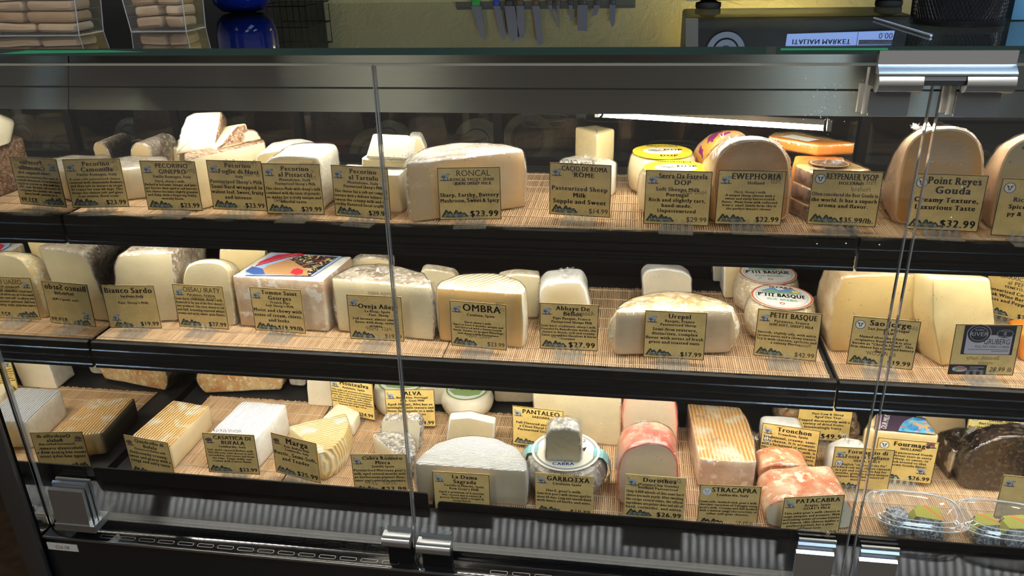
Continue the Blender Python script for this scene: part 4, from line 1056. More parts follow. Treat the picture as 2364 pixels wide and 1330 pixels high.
cheese_face('white_half_wheel', 'white half wheel standing behind the cream dome', [(1488, 705), (1483, 650), (1485, 634), (1496, 623), (1530, 619), (1580, 627), (1597, 640), (1599, 705)], (1488, 706), (1599, 706), Z, .03, P_CHALK, R_WHITE, r=.006, wrap=1)
cheese_face('white_half_wheel', 'white block at the back behind the round picture-label wheels', [(1670, 688), (1671, 600), (1760, 600), (1760, 690)], (1670, 690), (1760, 692), Z, .05, P_CREAM, R_WHITE, r=.006)
cheese_face('white_half_wheel', 'small film-wrapped white piece left of the block behind the picture-label wheels', [(1646, 650), (1645, 612), (1669, 608), (1672, 652)], (1646, 652), (1672, 654), Z, .04, P_CHALK, R_WHITE, r=.004, wrap=2, zbot=Z)
RLAB = plain('label_rim_red', (.60, .16, .07), .4)
def petit(label, foot, w, topy, seed, tilt):
    root, c, R, H = wheel('cheese_round', label, foot, w, topy, Z, R_CREAM, wrap=2, edge=.012, group='round wheels with picture labels')
    d = disc(root, c, R * .93, c[2] + H + .0022, 'round_label', LAB_W, .0006)
    f = Flat(c + ZV * (H + .0030), XV * math.cos(tilt) + YV * math.sin(tilt), YV * math.cos(tilt) - XV * math.sin(tilt), ZV, R)
    f.ring((0, 0), .86, .92, 2, 1); f.ring((0, 0), .76, .785, 5, 1)
    f.poly([(-.62, .34), (-.3, .62), (0, .70), (.35, .60), (.62, .36), (.3, .28), (-.3, .28)], 3, 1); f.poly([(-.66, .26), (-.3, .48), (.0, .34), (.34, .44), (.66, .24), (.2, .22), (-.3, .20)], 4, 2); f.poly([(.30, .52), (.5, .44), (.56, .30), (.34, .28)], 6, 3)
    f.poly([(-.2, .60), (.0, .70), (.1, .52), (-.1, .46)], 7, 2)
    f.text('ISTARA', (.0, .60), .13, 'serif', 2, 4); f.text("P'TIT BASQUE", (0, -.08), .25, 'serif', 1, 4, maxw=1.42); f.text('PUR BREBIS', (0, -.34), .12, 'sans', 4, 4); f.ring((0, -.55), .05, .08, 2, 3)
    f.build('label_print', [LAB_W, INK, RLAB, plain('sky_print', (.16, .30, .62), .4), plain('meadow_print', (.20, .42, .30), .4), plain('beige_print', (.55, .50, .40), .4), plain('sun_print', (.85, .68, .15), .4), plain('cloud_print', (.75, .80, .85), .4)], d)
petit('round cream wheel with a red-rimmed picture label, behind its twin at the back', (1760, 738), 142, 660, 1, .02)
petit('round cream wheel with a red-rimmed picture label, in front of its twin', (1790, 803), 152, 718, 2, -.12)
cheese_face('cheese_wedge', 'large yellow wedge with small holes left of the glossy yellow wedge', [(1918, 812), (1911, 765), (1922, 700), (1946, 638), (2050, 633), (2143, 637), (2136, 710), (2114, 815)], (1918, 812), (2114, 815), Z, .08, P_YELLOW, R_TAN, r=.006, wrap=1, noise=.001)
cheese_face('yellow_wedge', 'tall bright yellow wedge in glossy film, right of the holed one', [(2172, 846), (2152, 740), (2152, 640), (2286, 643), (2298, 745), (2303, 835)], (2172, 846), (2303, 828), Z, .06, P_YEL2, P_YEL2, r=.006, wrap=1, lean=math.radians(6))
cheese_face('orange_wedge', 'orange cheese at the right edge of the middle shelf', [(2356, 832), (2354, 772), (2380, 768), (2430, 772), (2430, 838)], (2356, 834), (2430, 838), Z, .05, P_ORANGE, P_ORANGE, r=.006)

# ================================================================== bottom deck
Z = ZB
cheese_top('cheese_block', 'brick-shaped block with an orange ridged rind nearest the mirror', [(303, 1004), (392, 1033), (484, 936), (399, 922)], ((406, 1083), (393, 1032)), Z, P_CREAM, R_QUAD, cut=(0, 1, 2, 3), r=.005, noise=.0018)
cheese_top('cheese_block', 'snow white ridged block beside the orange ridged one', [(478, 1003), (588, 1017), (663, 933), (560, 924)], ((602, 1081), (590, 1016)), Z, R_WHITE, R_CASA, cut=(0, 1, 2, 3), r=.008, noise=.0018)
cheese_top('cheese_quarter_wheel', 'golden ridged quarter wheel right of the snow white block', [(664, 983), (738, 1048), (772, 1030), (796, 1005), (806, 978), (798, 951)], ((741, 1113), (739, 1049)), Z, P_CREAM, R_MARGA, cut=(0, 5), r=.007, bulge=.004, noise=.0016)
cheese_top('white_cheese_piece', 'thin white piece leaning behind the golden quarter wheel', [(744, 962), (784, 927), (831, 951), (816, 978), (770, 985)], ((816, 1008), (816, 980)), Z, P_CHALK, R_WHITE, cut=(0, 1, 2, 3, 4), toppart='paste', r=.004)
cheese_face('cheese_block', 'white goat cheese block at the back, above the golden quarter wheel', [(711, 936), (707, 872), (706, 850), (800, 850), (800, 942)], (711, 936), (800, 942), Z, .06, P_CHALK, R_WHITE, r=.006)
ALVA = plain('alva_green_rim', (.22, .36, .10), .4)
def alva(label, foot, w, topy, tilt):
    root, c, R, H = wheel('goat_cheese_round', label, foot, w, topy, Z, P_CHALK, edge=.010, bulge=.003, group='white goat wheels with green labels')
    n = ZV; ex = XV; ey = YV; o = c + ZV * (H + .0012)
    f = Flat(o, ex, ey, n, R); f.k = R * 1.35; f.poly(ell(0, 0, .62, .62, 36), 1, 1); f.poly(ell(0, 0, .57, .57, 36), 0, 2)
    f.poly([(-.5, .1), (-.2, .34), (.15, .38), (.5, .12), (.2, .02), (-.2, .0)], 3, 3); f.poly([(-.54, -.10), (-.1, -.02), (.5, .06), (.42, -.28), (.1, -.42), (-.3, -.38)], 4, 3); f.text('Alva', (-.05, -.08), .26, 'hand', 2, 5, maxw=.9); f.text('QUEIJO', (0, .24), .09, 'sans', 2, 5)
    f.build('round_label', [LAB_W, ALVA, INK, plain('alva_sky', (.35, .52, .70), .4), plain('alva_meadow', (.30, .44, .16), .4)], root)
alva('white goat wheel at the back, crossed by the middle glass joint', (938, 972), 128, 914, 0)
alva('white goat wheel with a green picture label, right of the other goat wheel', (1082, 974), 112, 930, 0)
cheese_face('wrapped_cheese_piece', 'white wrapped piece between the two goat wheels', [(988, 935), (990, 880), (1028, 880), (1028, 935)], (988, 936), (1028, 936), Z, .05, P_CHALK, R_WHITE, r=.006, wrap=2)
cheese_face('wrapped_cheese_piece', 'grey film-wrapped piece at the back right of the goat wheels', [(1142, 928), (1138, 890), (1230, 885), (1232, 930)], (1142, 930), (1232, 932), Z, .05, P_LOGG, R_GREY, r=.008, wrap=2)
cheese_top('goat_cheese_wedge', 'rosemary-crusted goat wedge in front of the flecked white one', [(858, 1002), (925, 1058), (960, 1050), (958, 1015), (938, 985), (900, 990)], ((868, 1048), (860, 1002)), Z, P_CHALK, R_ASHY, cut=(0, 5), r=.007, noise=.0022, wrap=1)
cheese_face('goat_cheese_wedge', 'white goat wedge with rosemary flecks standing behind the crusted wedge', [(878, 1040), (877, 980), (884, 968), (966, 966), (974, 985), (969, 1046)], (878, 1040), (969, 1047), Z, .022, P_CHALK, R_ASHY, r=.004)
cheese_face('pale_cheese_wedge', 'pale wedge in loose film behind the large white half wheel', [(1028, 1030), (1030, 1012), (1037, 966), (1082, 962), (1143, 976), (1140, 1014), (1140, 1032)], (1028, 1030), (1140, 1033), Z, .02, P_PALE, R_WHITE, r=.004, wrap=1)
zl = hy((954, 1069), .138)[2]
cheese_top('cheese_half_wheel', 'large white half wheel with a woven rind on the bottom deck', [(954, 1070), (1217, 1088), (1216, 1062), (1192, 1032), (1146, 1010), (1100, 1004), (1058, 1007), (1010, 1020), (972, 1048)], None, Z, P_DAMA, R_MANCH, cut=(0,), ztop=zl, r=.010, bulge=.003, wrap=1)
cheese_face('cheese_block', 'large ivory block at the back above the round goat wheel', [(1236, 1012), (1233, 960), (1230, 880), (1434, 890), (1435, 1012), (1426, 1031)], (1236, 1016), (1426, 1031), Z, .06, P_PALE, R_CREAM, r=.007, wrap=1)
cheese_face('gouda_arch', 'pale arch with a pink rind standing behind the red-rinded arch', [(1440, 1036), (1436, 985), (1435, 950), (1445, 915), (1480, 900), (1535, 902), (1560, 925), (1565, 970), (1564, 1040)], (1440, 1036), (1564, 1040), Z, .05, P_DORO, R_RED, r=.014, wrap=1, group='goat gouda with red rind')
cheese_face('gouda_arch', 'chalky arch with a bright red rind before the pink-rinded arch', [(1428, 1166), (1424, 1100), (1430, 1062), (1446, 1038), (1482, 1024), (1522, 1023), (1550, 1036), (1566, 1062), (1567, 1110), (1568, 1172)], (1428, 1166), (1568, 1173), Z, .062, P_DORO, R_RED, r=.014, wrap=2, group='goat gouda with red rind')
# garrotxa
R_GARR = rind_mat('grey_mould_rind', (.20, .18, .15), (.42, .38, .32), 40, c3=(.52, .50, .46)); TEAL = plain('teal_paper', (.22, .46, .48), .5); TEALI = plain('white_paper_band', (.74, .74, .72), .5)
gr, gc, gR, gH = wheel('goat_cheese_round', 'grey-rinded round goat wheel under a cream paper label and teal band', (1305, 1170), 178, 1098, Z, R_GARR, edge=.016, bulge=.005)
f = Flat(gc + ZV * (gH + .0012), XV, YV, ZV, gR); f.poly(ell(0, 0, .86, .86, 44), 0, 1); f.ring((0, 0), .74, .80, 1, 2)
for px, py in ((-.18, -.1), (.02, -.12), (.22, -.06), (.30, .02)): f.poly([(px, py), (px + .045, py), (px + .02, py - .36), (px - .01, py - .36)], 2, 3)
f.poly(ell(.06, .0, .34, .16), 2, 3); f.poly([(.36, .1), (.52, .22), (.48, .02)], 2, 3); f.text('2', (.44, .42), .13, 'sans', 2, 3); f.poly([(-.26, -.70), (.28, -.62), (.26, -.46), (-.28, -.52)], 3, 4); f.text('CABRA', (0, -.62), .10, 'serif', 4, 5, rot=.1)
f.build('paper_label', [plain('cream_label', (.80, .76, .62), .5), INKGR, INK, LAB_W, INKB], gr)
m = MB()
for s in (-1, 1):
    top = [(gR * s * .70, gH + .0016), (gR * s * .95, gH - .001), (gR * s * 1.08, gH * .80), (gR * s * 1.16, gH * .5), (gR * s * 1.14, gH * .25), (gR * s * 1.06, gH * .12)]
    for (x0, z0_), (x1, z1_) in zip(top[:-1], top[1:]):
        m.prism([gc + np.array((x0, -.012, z0_)), gc + np.array((x1, -.012, z1_)), gc + np.array((x1, .012, z1_)), gc + np.array((x0, .012, z0_))], (0, 0, .0007), 0 if z0_ > gH * .75 else 1)
m.build('paper_band', [TEAL, TEALI], gr, smooth=False, label='teal and white paper band with loose ends')
cheese_face('goat_cheese_wedge', 'small grey-green wedge in gathered film standing on the round goat wheel', [(1258, 1064), (1259, 1015), (1263, 1000), (1275, 991), (1312, 990), (1339, 996), (1342, 1040), (1342, 1068)], (1258, 1064), (1342, 1068), Z, .036, P_GARR, R_GARR, r=.006, zbot=gc[2] + gH + .002, wrap=2)
ob = [o for o in bpy.data.objects if o.get('label', '').startswith('small grey-green wedge')][0]
m = MB(); kp = np.array(ob.location); top = hy((1300, 984), kp[1])[2]
for i in range(9):
    a = 2 * math.pi * i / 9; m.add([(kp[0] + .004 * math.cos(a), kp[1] + .004 * math.sin(a), top - .006), (kp[0] + .004 * math.cos(a + .7), kp[1] + .004 * math.sin(a + .7), top - .006),
                                     (kp[0] + rnd.uniform(.006, .016) * math.cos(a + .4) - .003, kp[1] + .010 * math.sin(a + .4), top + rnd.uniform(.006, .017))], [(0, 1, 2)])
m.build('film_knot', FILMC, ob, smooth=False)
R_STRF = rind_mat('rosy_wrapped_side', (.60, .40, .27), (.74, .58, .44), 18, c3=(.80, .74, .66), s3=60, rough=.3, coat=.6)
cheese_top('cheese_block', 'long block with an apricot ridged top in film', [(1615, 1060), (1747, 1067), (1741, 1012), (1728, 970), (1709, 939), (1586, 930), (1598, 985)], ((1616, 1123), (1616, 1060)), Z, R_STRF, R_STRA, cut=(0, 1, 2, 3, 4, 5, 6), r=.007, wrap=2, noise=.0016)
cheese_face('cheese_loaf', 'coral washed-rind loaf in front of the other coral loaf', [(1790, 1219), (1770, 1212), (1764, 1190), (1771, 1169), (1794, 1157), (1880, 1150), (1950, 1150), (1966, 1168), (1976, 1194), (1970, 1214), (1950, 1222)], (1772, 1218), (1968, 1224), Z, .075, P_CHALK, R_CORAL, r=.010,
            back=.94, noise=.003, wrap=1, rimw=.08, drop=-.10, group='coral washed-rind loaves')
cheese_face('cheese_loaf', 'second coral loaf mostly hidden behind the front coral loaf', [(1756, 1126), (1752, 1100), (1758, 1078), (1790, 1070), (1845, 1074), (1872, 1090), (1874, 1130)], (1756, 1128), (1874, 1134), Z, .05, R_CORAL, R_CORAL, r=.012, noise=.003, wrap=1, group='coral washed-rind loaves')
cheese_face('cheese_wedge', 'ivory wedge at the back behind the coral loaves', [(1760, 1062), (1758, 1010), (1762, 985), (1772, 980), (1846, 984), (1858, 1004), (1862, 1066)], (1760, 1062), (1862, 1068), Z, .03, P_CREAM, R_WHITE, r=.006, wrap=1)
cheese_face('fruit_cheese', 'lumpy brown cheese topped with dried fruit at the back', [(1808, 1012), (1797, 982), (1805, 948), (1832, 934), (1890, 926), (1960, 944), (1986, 975), (1982, 1006), (1960, 1014)], (1806, 1012), (1974, 1016), Z, .06, rind_mat('dried_fruit_crust', (.16, .07, .03), (.58, .36, .18), 45, bump=1.0, rough=.35, c3=(.70, .62, .52), s3=60), rind_mat('dried_fruit_side', (.26, .16, .10), (.52, .40, .28), 45, bump=1.0, rough=.35), r=.012, noise=.006, ns=60, wrap=2)
cheese_face('wrapped_cheese', 'white wrapped cheese left of the wedge with a painted label', [(1912, 1105), (1914, 1080), (1923, 1052), (1960, 1036), (2004, 1042), (2014, 1070), (2014, 1108)], (1912, 1106), (2014, 1110), Z, .035, P_WHITE, R_WHITE, r=.008, wrap=2)
fm, zf = cheese_top('cheese_wedge', 'ivory wedge with a dark painted label on top', [(1996, 990), (2168, 1007), (2137, 964), (2020, 955)], ((2152, 1108), (2166, 1007)), Z, P_BUTTER, P_BUTTER, cut=(0, 1, 2, 3), toppart='rind', r=.004, wrap=1)
_m = NT('painted_landscape'); _g = _m.n('ShaderNodeSeparateXYZ'); _m.l(_m.co(), _g.inputs[0])
_x = _m.mix(_m.ramp(_m.noise(35, 4, dist=1.5), .42, .60), (.03, .16, .42), (.12, .42, .55)); _x = _m.mix(_m.ramp(_m.noise(30, 4, dist=2), .52, .58), _x, (.82, .32, .10)); _x = _m.mix(_m.ramp(_m.noise(55, 3, dist=1), .58, .63), _x, (.62, .08, .06)); _m.l(_x, _m.b.inputs['Base Color']); _m.set(Roughness=.35)
onplane(fm, zf, [([(2018, 990), (2162, 1004), (2135, 965), (2024, 956)], 0), ([(2020, 990), (2032, 992), (2036, 957), (2026, 956)], 2), ([(2074, 995), (2160, 1003), (2136, 968), (2108, 963), (2088, 972), (2078, 984)], 1)], [plain('dark_plum_label', (.055, .035, .06), .35), _m.m, plain('mauve_label', (.42, .30, .40), .4)], 'paper_label')
a_, b_ = hz((2044, 992), zf + .0028), hz((2054, 958), zf + .0028); L_ = np.linalg.norm(b_ - a_); f = Flat(a_, (b_ - a_) / L_, np.cross(ZV, (b_ - a_) / L_), ZV, 1.0); f.text('OUR MILK', (L_ * .5, -.001), .0085, 'sans', 0, 1, maxw=L_ * .95); f.build('label_lettering', [EMBW], fm)
cheese_top('black_wrapped_wedge', 'black leaf-wrapped wedge right of the wedge with a painted label', [(2166, 996), (2205, 1042), (2258, 1018), (2297, 991), (2212, 984)], ((2200, 1108), (2205, 1042)), Z, rind_mat('marbled_dark_side', (.05, .035, .03), (.12, .08, .06), 30, c3=(.58, .46, .32), s3=40, rough=.4), R_DARK, cut=(0, 1, 2, 3, 4), r=.005, wrap=2, dome=.003)
cheese_face('dark_crusted_cheese', 'big dark crusted cheese under film at the right edge', [(2216, 1128), (2214, 1088), (2230, 1052), (2270, 1022), (2330, 1006), (2420, 1010), (2450, 1060), (2450, 1145)], (2216, 1128), (2450, 1146), Z, .04, R_DARK, R_DARK, r=.014, noise=.003, wrap=2)
cheese_face('pale_cheese_wedge', 'pale block at the very back between the painted wedge and the black one', [(2130, 1010), (2130, 950), (2230, 950), (2230, 1016)], (2130, 1012), (2230, 1018), Z, .04, P_LOG, R_CREAM, r=.006)
# back row under the middle shelf
cheese_face('baked_cheese_loaf', 'film-wrapped baked orange loaf at the back, behind the snow white block', [(470, 908), (452, 880), (455, 858), (650, 868), (656, 884), (650, 900)], (472, 908), (652, 902), Z, .05, R_FRUIT, R_FRUIT, r=.008, noise=.003, wrap=2)
cheese_face('grey_rind_wedge', 'grey-rinded piece at the back left of the white goat block', [(668, 890), (664, 860), (672, 845), (705, 845), (706, 892)], (668, 892), (706, 894), Z, .05, R_GREY, R_GREY, r=.008)

# clear tubs with ash-coated pyramids
ASH = rind_mat('ash_mould_coat', (.06, .08, .10), (.50, .53, .55), 190, (.40, .62), .7, c3=(.80, .80, .78), s3=260); OLIVE = plain('olive_label', (.42, .40, .04), .45); RIB = plain('orange_ribbon_print', (.80, .20, .05), .45)
def pyramid(label, base, w, h, rot, z0, group, lab=True):
    root = thing('ash_pyramid', label, 'cheese', (base[0], base[1], z0), group)
    prof = [(w * .98, 0), (w, .002), (w * .93, h * .35), (w * .80, h * .75), (w * .72, h - .002), (w * .69, h), (w * .3, h + .0002)]
    V, F = lathe(prof, (base[0], base[1], z0), 32, .0010, 60, rot=rot + math.pi / 4 * 0, pw=7); mesh('paste', V, F, ASH, root)
    if not lab: return
    c = np.array([base[0], base[1], z0 + h + .001]); ex = np.array([math.cos(rot), math.sin(rot), 0]); ey = np.array([-ex[1], ex[0], 0])
    f = Flat(c, ex, ey, ZV, w); f.poly([(-.9, -.62), (.72, -.72), (.70, .70), (-.72, .62), (-.74, .3), (-.95, .25)], 0, 1); f.poly([(-.30, .68), (-.05, .68), (.70, -.42), (.70, -.70)], 1, 2)
    f.build('olive_label', [OLIVE, RIB], root)
    q = [c + ex * -.9 * w + ey * -.6 * w, c + ex * -.9 * w + ey * .25 * w, c + ex * -1.35 * w + ey * .2 * w - ZV * .016, c + ex * -1.35 * w + ey * -.55 * w - ZV * .016]
    mesh('label_flap', q, [(0, 1, 2, 3)], OLIVE, root, smooth=False)
def tub(label, cpx, rx, ry, zl, rot):
    c = hz(cpx, zl); z0 = ZB; H = zl - z0
    root = thing('clear_tub', label, 'tub', (c[0], c[1], z0), 'clear plastic tubs of ash-coated cheese')
    prof = [(.62, 0), (.66, .003), (.74, H * .5), (.86, H - .006), (.90, H - .004)]
    V, F = lathe([(r * rx, z) for r, z in prof], (c[0], c[1], z0), 56, sx=1, sy=ry / rx, rot=rot, pw=3.2); F = F[:-1]
    mesh('tub_body', V, F, TUBPL, root, smooth='all')
    prof = [(1.0, H - .006), (1.0, H - .001), (.965, H + .002), (.93, H + .0015), (.905, H - .001), (.885, H + .003), (.80, H + .0035), (.76, H + .007), (.72, H + .0065), (.40, H + .0065)]
    V, F = lathe([(r * rx, z) for r, z in prof], (c[0], c[1], z0), 56, sx=1, sy=ry / rx, rot=rot, pw=3.2); F = F[:-2] + [F[-1]]
    mesh('tub_lid', V, F, TUBPL, root, smooth='all')
    for r, z in ((.985, H), (.865, H + .0036), (.74, H + .007)):
        pts = []
        for k in range(57):
            a = 2 * math.pi * k / 56; ca, sa = math.cos(a), math.sin(a); q = (abs(ca) ** 3.2 + abs(sa) ** 3.2) ** (-1 / 3.2)
            x, y = r * rx * q * ca, r * ry * q * sa; pts.append((c[0] + x * math.cos(rot) - y * math.sin(rot), c[1] + x * math.sin(rot) + y * math.cos(rot), z0 + z))
        MB().tube(pts, .0008, 6, cap=False).build('rim_bead', BEAD, root)
    return c
tc1 = tub('clear tub with two ash-coated pyramids, left of the other clear tub', (2117, 1178), .0705, .046, ZB + .040, -.06)
tc2 = tub('clear tub of ash-coated pyramids cut by the right edge of the photo', (2322, 1200), .0705, .046, ZB + .040, -.06)
for (cc, lb) in ((tc1, 'left clear tub'), (tc2, 'right clear tub')):
    pyramid('ash-coated pyramid with an olive label, right one in the ' + lb, (cc[0] + .019, cc[1] + .002), .0225, .031, -.10 if cc is tc1 else .15, ZB + .004, 'ash-coated pyramids')
    pyramid('ash-coated pyramid in the shade at the left of the ' + lb, (cc[0] - .025, cc[1] + .001), .0185, .029 if cc is tc1 else .032, .2, ZB + .004, 'ash-coated pyramids', cc is not tc1)

# ================================================================== price signs
L = lambda t: 'golden price sign reading ' + t
Z = ZT
sign(((170, 480), (298, 478)), Z, 'b', ['Pecorino', 'Camomilla'], ['Emilia-Romagna, Italy'], ['A semi-soft pasteurized cheese', 'covered with chamomile flowers', 'and then left to mature in virgin', 'fir crates for over 60 days. This', 'keeps the cheese soft and gives', "it an intense, floral scent"], '$23.99', label='golden price sign with a sheep, nearest the mirror on the upper shelf', ghost=(('Pecorino', .78, .78, .07), ('Camom', .80, .66, .07)), border=True)
sign(((341, 484), (470, 487)), Z, 'b', ['PECORINO', 'GINEPRO'], ['Emilia Romagna, Italy'], ['Hard, sheep\'s milk.', 'Bathed in balsamic vinegar and juni-', 'per berries then aged in oak barrels,', 'this cheese becomes slightly granular', 'and flaky with a lingering fruity,', 'woodsy finish.'], '$23.99', ts='bold', label='golden price sign headed in capitals, second from the mirror, upper shelf', ghost=(('PEC', .88, .80, .07), ('EMILI', .88, .66, .07)))
sign(((492, 483), (619, 488)), Z, 'b', ['Pecorino', 'Foglie di Noci'], ['Italy'], ["Pasteurized Sheep's Milk", 'Semi-hard wrapped in', 'walnut leaf. Sweet, fruity', 'and intense'], '$23.99', label='golden price sign under the pile of speckled wedges', ghost=(('Pecorino Foglie', .62, .80, .08), ('di Noci', .8, .60, .08), ('Past', .3, .42, .07)))
sign(((620, 493), (748, 496)), Z, 'b', ['Pecorino', 'al Pistacchi'], ['Montalcino, Italy', "Pasteurized Sheep's Milk"], ["This cheese Made with sheep's milk", 'combined with the taste of pistachi-', 'os makes for a truly unique and', 'blissful taste.'], '$29.99', label='golden price sign before the flecked white wedge on the upper shelf', ghost=(('Pecorino', .80, .84, .06), ('al P', .84, .72, .06), ('Tusc', .86, .60, .06), ('50840', .25, .20, .07)))
sign(((773, 498), (905, 508)), Z, 'b', ['Pecorino', 'al Tartufo'], ['Montalcino, Italy', "Pasteurized Sheep's Milk"], ['This cheese has a soft yet compact', 'texture with a delicate balance be-', 'tween the creamy milk and the', 'richly flavored local truffles.'], '$29.99', label='golden price sign crossed by the middle glass joint on the upper shelf', ghost=(('29.99', .82, .07, .07),))
sign(((1017, 508), (1156, 506)), Z, 'b', ['RONCAL'], ['RONCAL VALLEY, SPAIN', 'RAW SHEEP MILK'], ['', 'Sharp, Earthy, Buttery', 'Mushroom, Sweet & Spicy', ''], '$23.99', ts='sans', pstyle='serif', psize=.095, bs=.062, label='golden price sign against the large pale mottled half wheel', ghost=(('Raw Sheep', .45, .58, .075), ('50819', .58, .30, .08)))
sign(((1268, 494), (1408, 503)), Z, 'b', ['CACIO DE ROMA', 'ROME'], [], ['', 'Pasteurized Sheep', 'Milk', 'Supple and Sweet'], '$14.99', pstyle='sans', bs=.07, label='golden price sign before the tall cream triangular wedge', ghost=(('Rome CACIO', .45, .84, .08), ('Past', .45, .68, .08)))
sign(((1484, 516), (1637, 522)), Z, 'b', ['Serra Da Estrela', 'DOP'], [], ['Soft Sheeps Milk', 'Portugal', 'Rich and slightly tart,', 'hand-made.', 'Unpasteurized'], '$29.99', pstyle='sans', bs=.066, label='golden price sign before the wheels with yellow lids', ghost=(('Soft sheep milk', .52, .72, .075), ('Hand made', .74, .50, .07)))
sign(((1646, 517), (1806, 521)), Z, 'b', ['EWEPHORIA'], ['Holland', ''], ["Hard, Sheep's milk.", 'A unique sheep cheese with a', 'sweet and nutty butterscotch', 'flavor.  Made from milk collected', 'from a  small  family farm, this is', 'the perfect dessert cheese.', ''], '$22.99', label='golden price sign against the caramel gouda arch', ghost=(('Ewep', .86, .76, .07), ('Past', .86, .66, .07)))
sign(((1860, 517), (2022, 525)), Z, 'b', ['REYPENAER VSOP'], ['HOLLAND'], ['', 'Often considered the Best Gouda in', 'the world. It has a superb', 'aroma and flavor.', ''], '$35.99/lb.', animal='cow', label='golden price sign with a cow badge before the stacked flat gouda wedges', ghost=(('Past. Cow', .74, .66, .07), ('Holland', .72, .55, .07)), paper=PAPER)
sign(((2089, 528), (2256, 536)), Z, 'b', ['Point Reyes', 'Gouda'], [], ['Creamy Texture,', 'Luxurious Taste', ''], '$32.99', animal='cow', tsize=.105, bs=.072, pstyle='serif', psize=.11, label='golden price sign with a cow badge against the tall tan arch')
sign(((2290, 543), (2458, 552)), Z, 'b', ['Po', ''], [], ['Rich & B         ', 'Spice Blen         ', 'py & Hem          ', ''], '', animal='cow', bs=.062, label='golden price sign cut off by the right edge of the photo, upper shelf')
Z = ZM
def extra_bianco(o, ex, ey, nv, card):
    l = Flat(o, ex, ey, nv, CW); logo(l, (.10, .02), .36); l.build('shop_logo', [LOGO1, LOGO1, LOGO1, LOGO2, EMB1], card)
    e = Flat(o, ex, ey, nv, CW); emblem(e, 'sheep', (.07, .15), .18); e.build('animal_emblem', [EMB1, EMB2, LOGO1, EMBW], card)
sign(((256, 757), (373, 758)), Z, 'b', ['Bianco Sardo'], ['Sardinia, Italy', '', "Past. Sheep's Milk"], [], '$19.99', animal=None, tsize=.105, label='golden price sign with its sheep at the bottom left corner', extra=extra_bianco, ghost=(('Sardinian past', .55, .60, .06),))
sign(((414, 754), (530, 761)), Z, 'b', ['OSSAU IRATY'], ['Pyrenees, France'], ["Semi-hard, traditional, sheep's milk.", 'Rumored to be one of the first cheese\'s', 'ever produced. This ivory cheese is rich', 'and full, boasting toasted wheat', 'aromas and nutty, sweet- grain flavors.', ''], '$27.99', ts='sans', label='golden price sign before the small pale arch wedge on the middle shelf', ghost=(('Hard uncoo', .6, .58, .08),))
sign(((587, 762), (710, 771)), Z, 'b', ['Tomme Saint', 'Georges'], ['French Alps', "Soft Sheep's Milk"], ['Moist and chewy with', 'notes of cream, chives,', 'and leeks'], '$19.99/lb', tsize=.075, pstyle='serif', bs=.062, label='golden price sign against the square block with a colourful label')
sign(((809, 782), (934, 789)), Z, 'b', ['', 'Oveja Añejo'], ['La Rioja, Spain', 'Past. Sheep'], ['Full intense, almost smoky', 'flavor with deep, savory', 'aromas', ''], '$19.99', tsize=.085, bs=.058, pstyle='sans', label='golden price sign crossed by the middle glass joint on the middle shelf', ghost=(('OVEJA ANEJO', .62, .88, .055), ('PAST. SHEEP', .55, .19, .07)))
sign(((1045, 792), (1172, 804)), Z, 'b', ['OMBRA'], ['Cataluna, Spain', ''], ["Hard, sheep's milk.", 'Aged at least 4 months, unique and', 'full flavored with a butterscotch', 'finish. Similar to an aged Manchego', "and sheep's milk Parmagiano.", ''], '$23.99', ts='bold', pstyle='sans', tsize=.125, dy=-.008, label='golden price sign against the orange-rimmed half wheel', ghost=(('OMB', .90, .84, .055), ('CA', .93, .74, .055), ('HARD, SHEEP', .5, .19, .06)))
sign(((1247, 804), (1379, 811)), Z, 'b', ['Abbaye De', 'Belloc'], ['Pays Basque, France', 'Pasteurized Sheeps Milk'], ["Semi-hard, traditional, sheep's milk.", 'Founded by Benedictine monks, this', 'cheese is dense, rich and creamy.', 'Taste resembles Hazelnut & burnt', 'caramel'], '$27.99', pstyle='serif', psize=.095, label='golden price sign before the narrow white-rinded block', ghost=(('Abbaye HA', .7, .66, .08), ('27.99', .3, .20, .07)))
sign(((1485, 824), (1624, 832)), Z, 'b', ['Urepel'], ['Basque, France', 'Pasteurized Sheep'], ['Semi-firm textrure,', 'distinctive, complex', 'flavor with notes of fresh', 'grass and toasted nuts', ''], '$17.99', tsize=.075, bs=.062, label='golden price sign against the wide cream dome')
sign(((1738, 820), (1884, 835)), Z, 'b', ['PETIT BASQUE'], ['Pyrenees, France', "SEMI-SOFT, SHEEP'S MILK", ''], ['Smooth, slightly oily, with nutty,', 'caramel notes and a chewy texture.', 'Try it with cherries, apricots and', 'a velvety Merlot.', ''], '$42.99', pstyle='sans', label='golden price sign before the round wheels with picture labels', ghost=(('Pasteu', .8, .24, .06),))
sign(((1958, 840), (2101, 854)), Z, 'b', ['Sao Jorge'], ['Sao Jorge, Portugal', 'RAW'], ['Named after the island it', 'originates from which is also', 'known as "Cheese Island". This', 'firm cheese has a firm and buttery', 'flavor.', ''], '$19.99', animal='cow', label='golden price sign with a cow badge before the large holed yellow wedge', ghost=(('SAO', .90, .84, .06), ('SAO', .90, .70, .06), ('RAW COW', .5, .20, .07)))
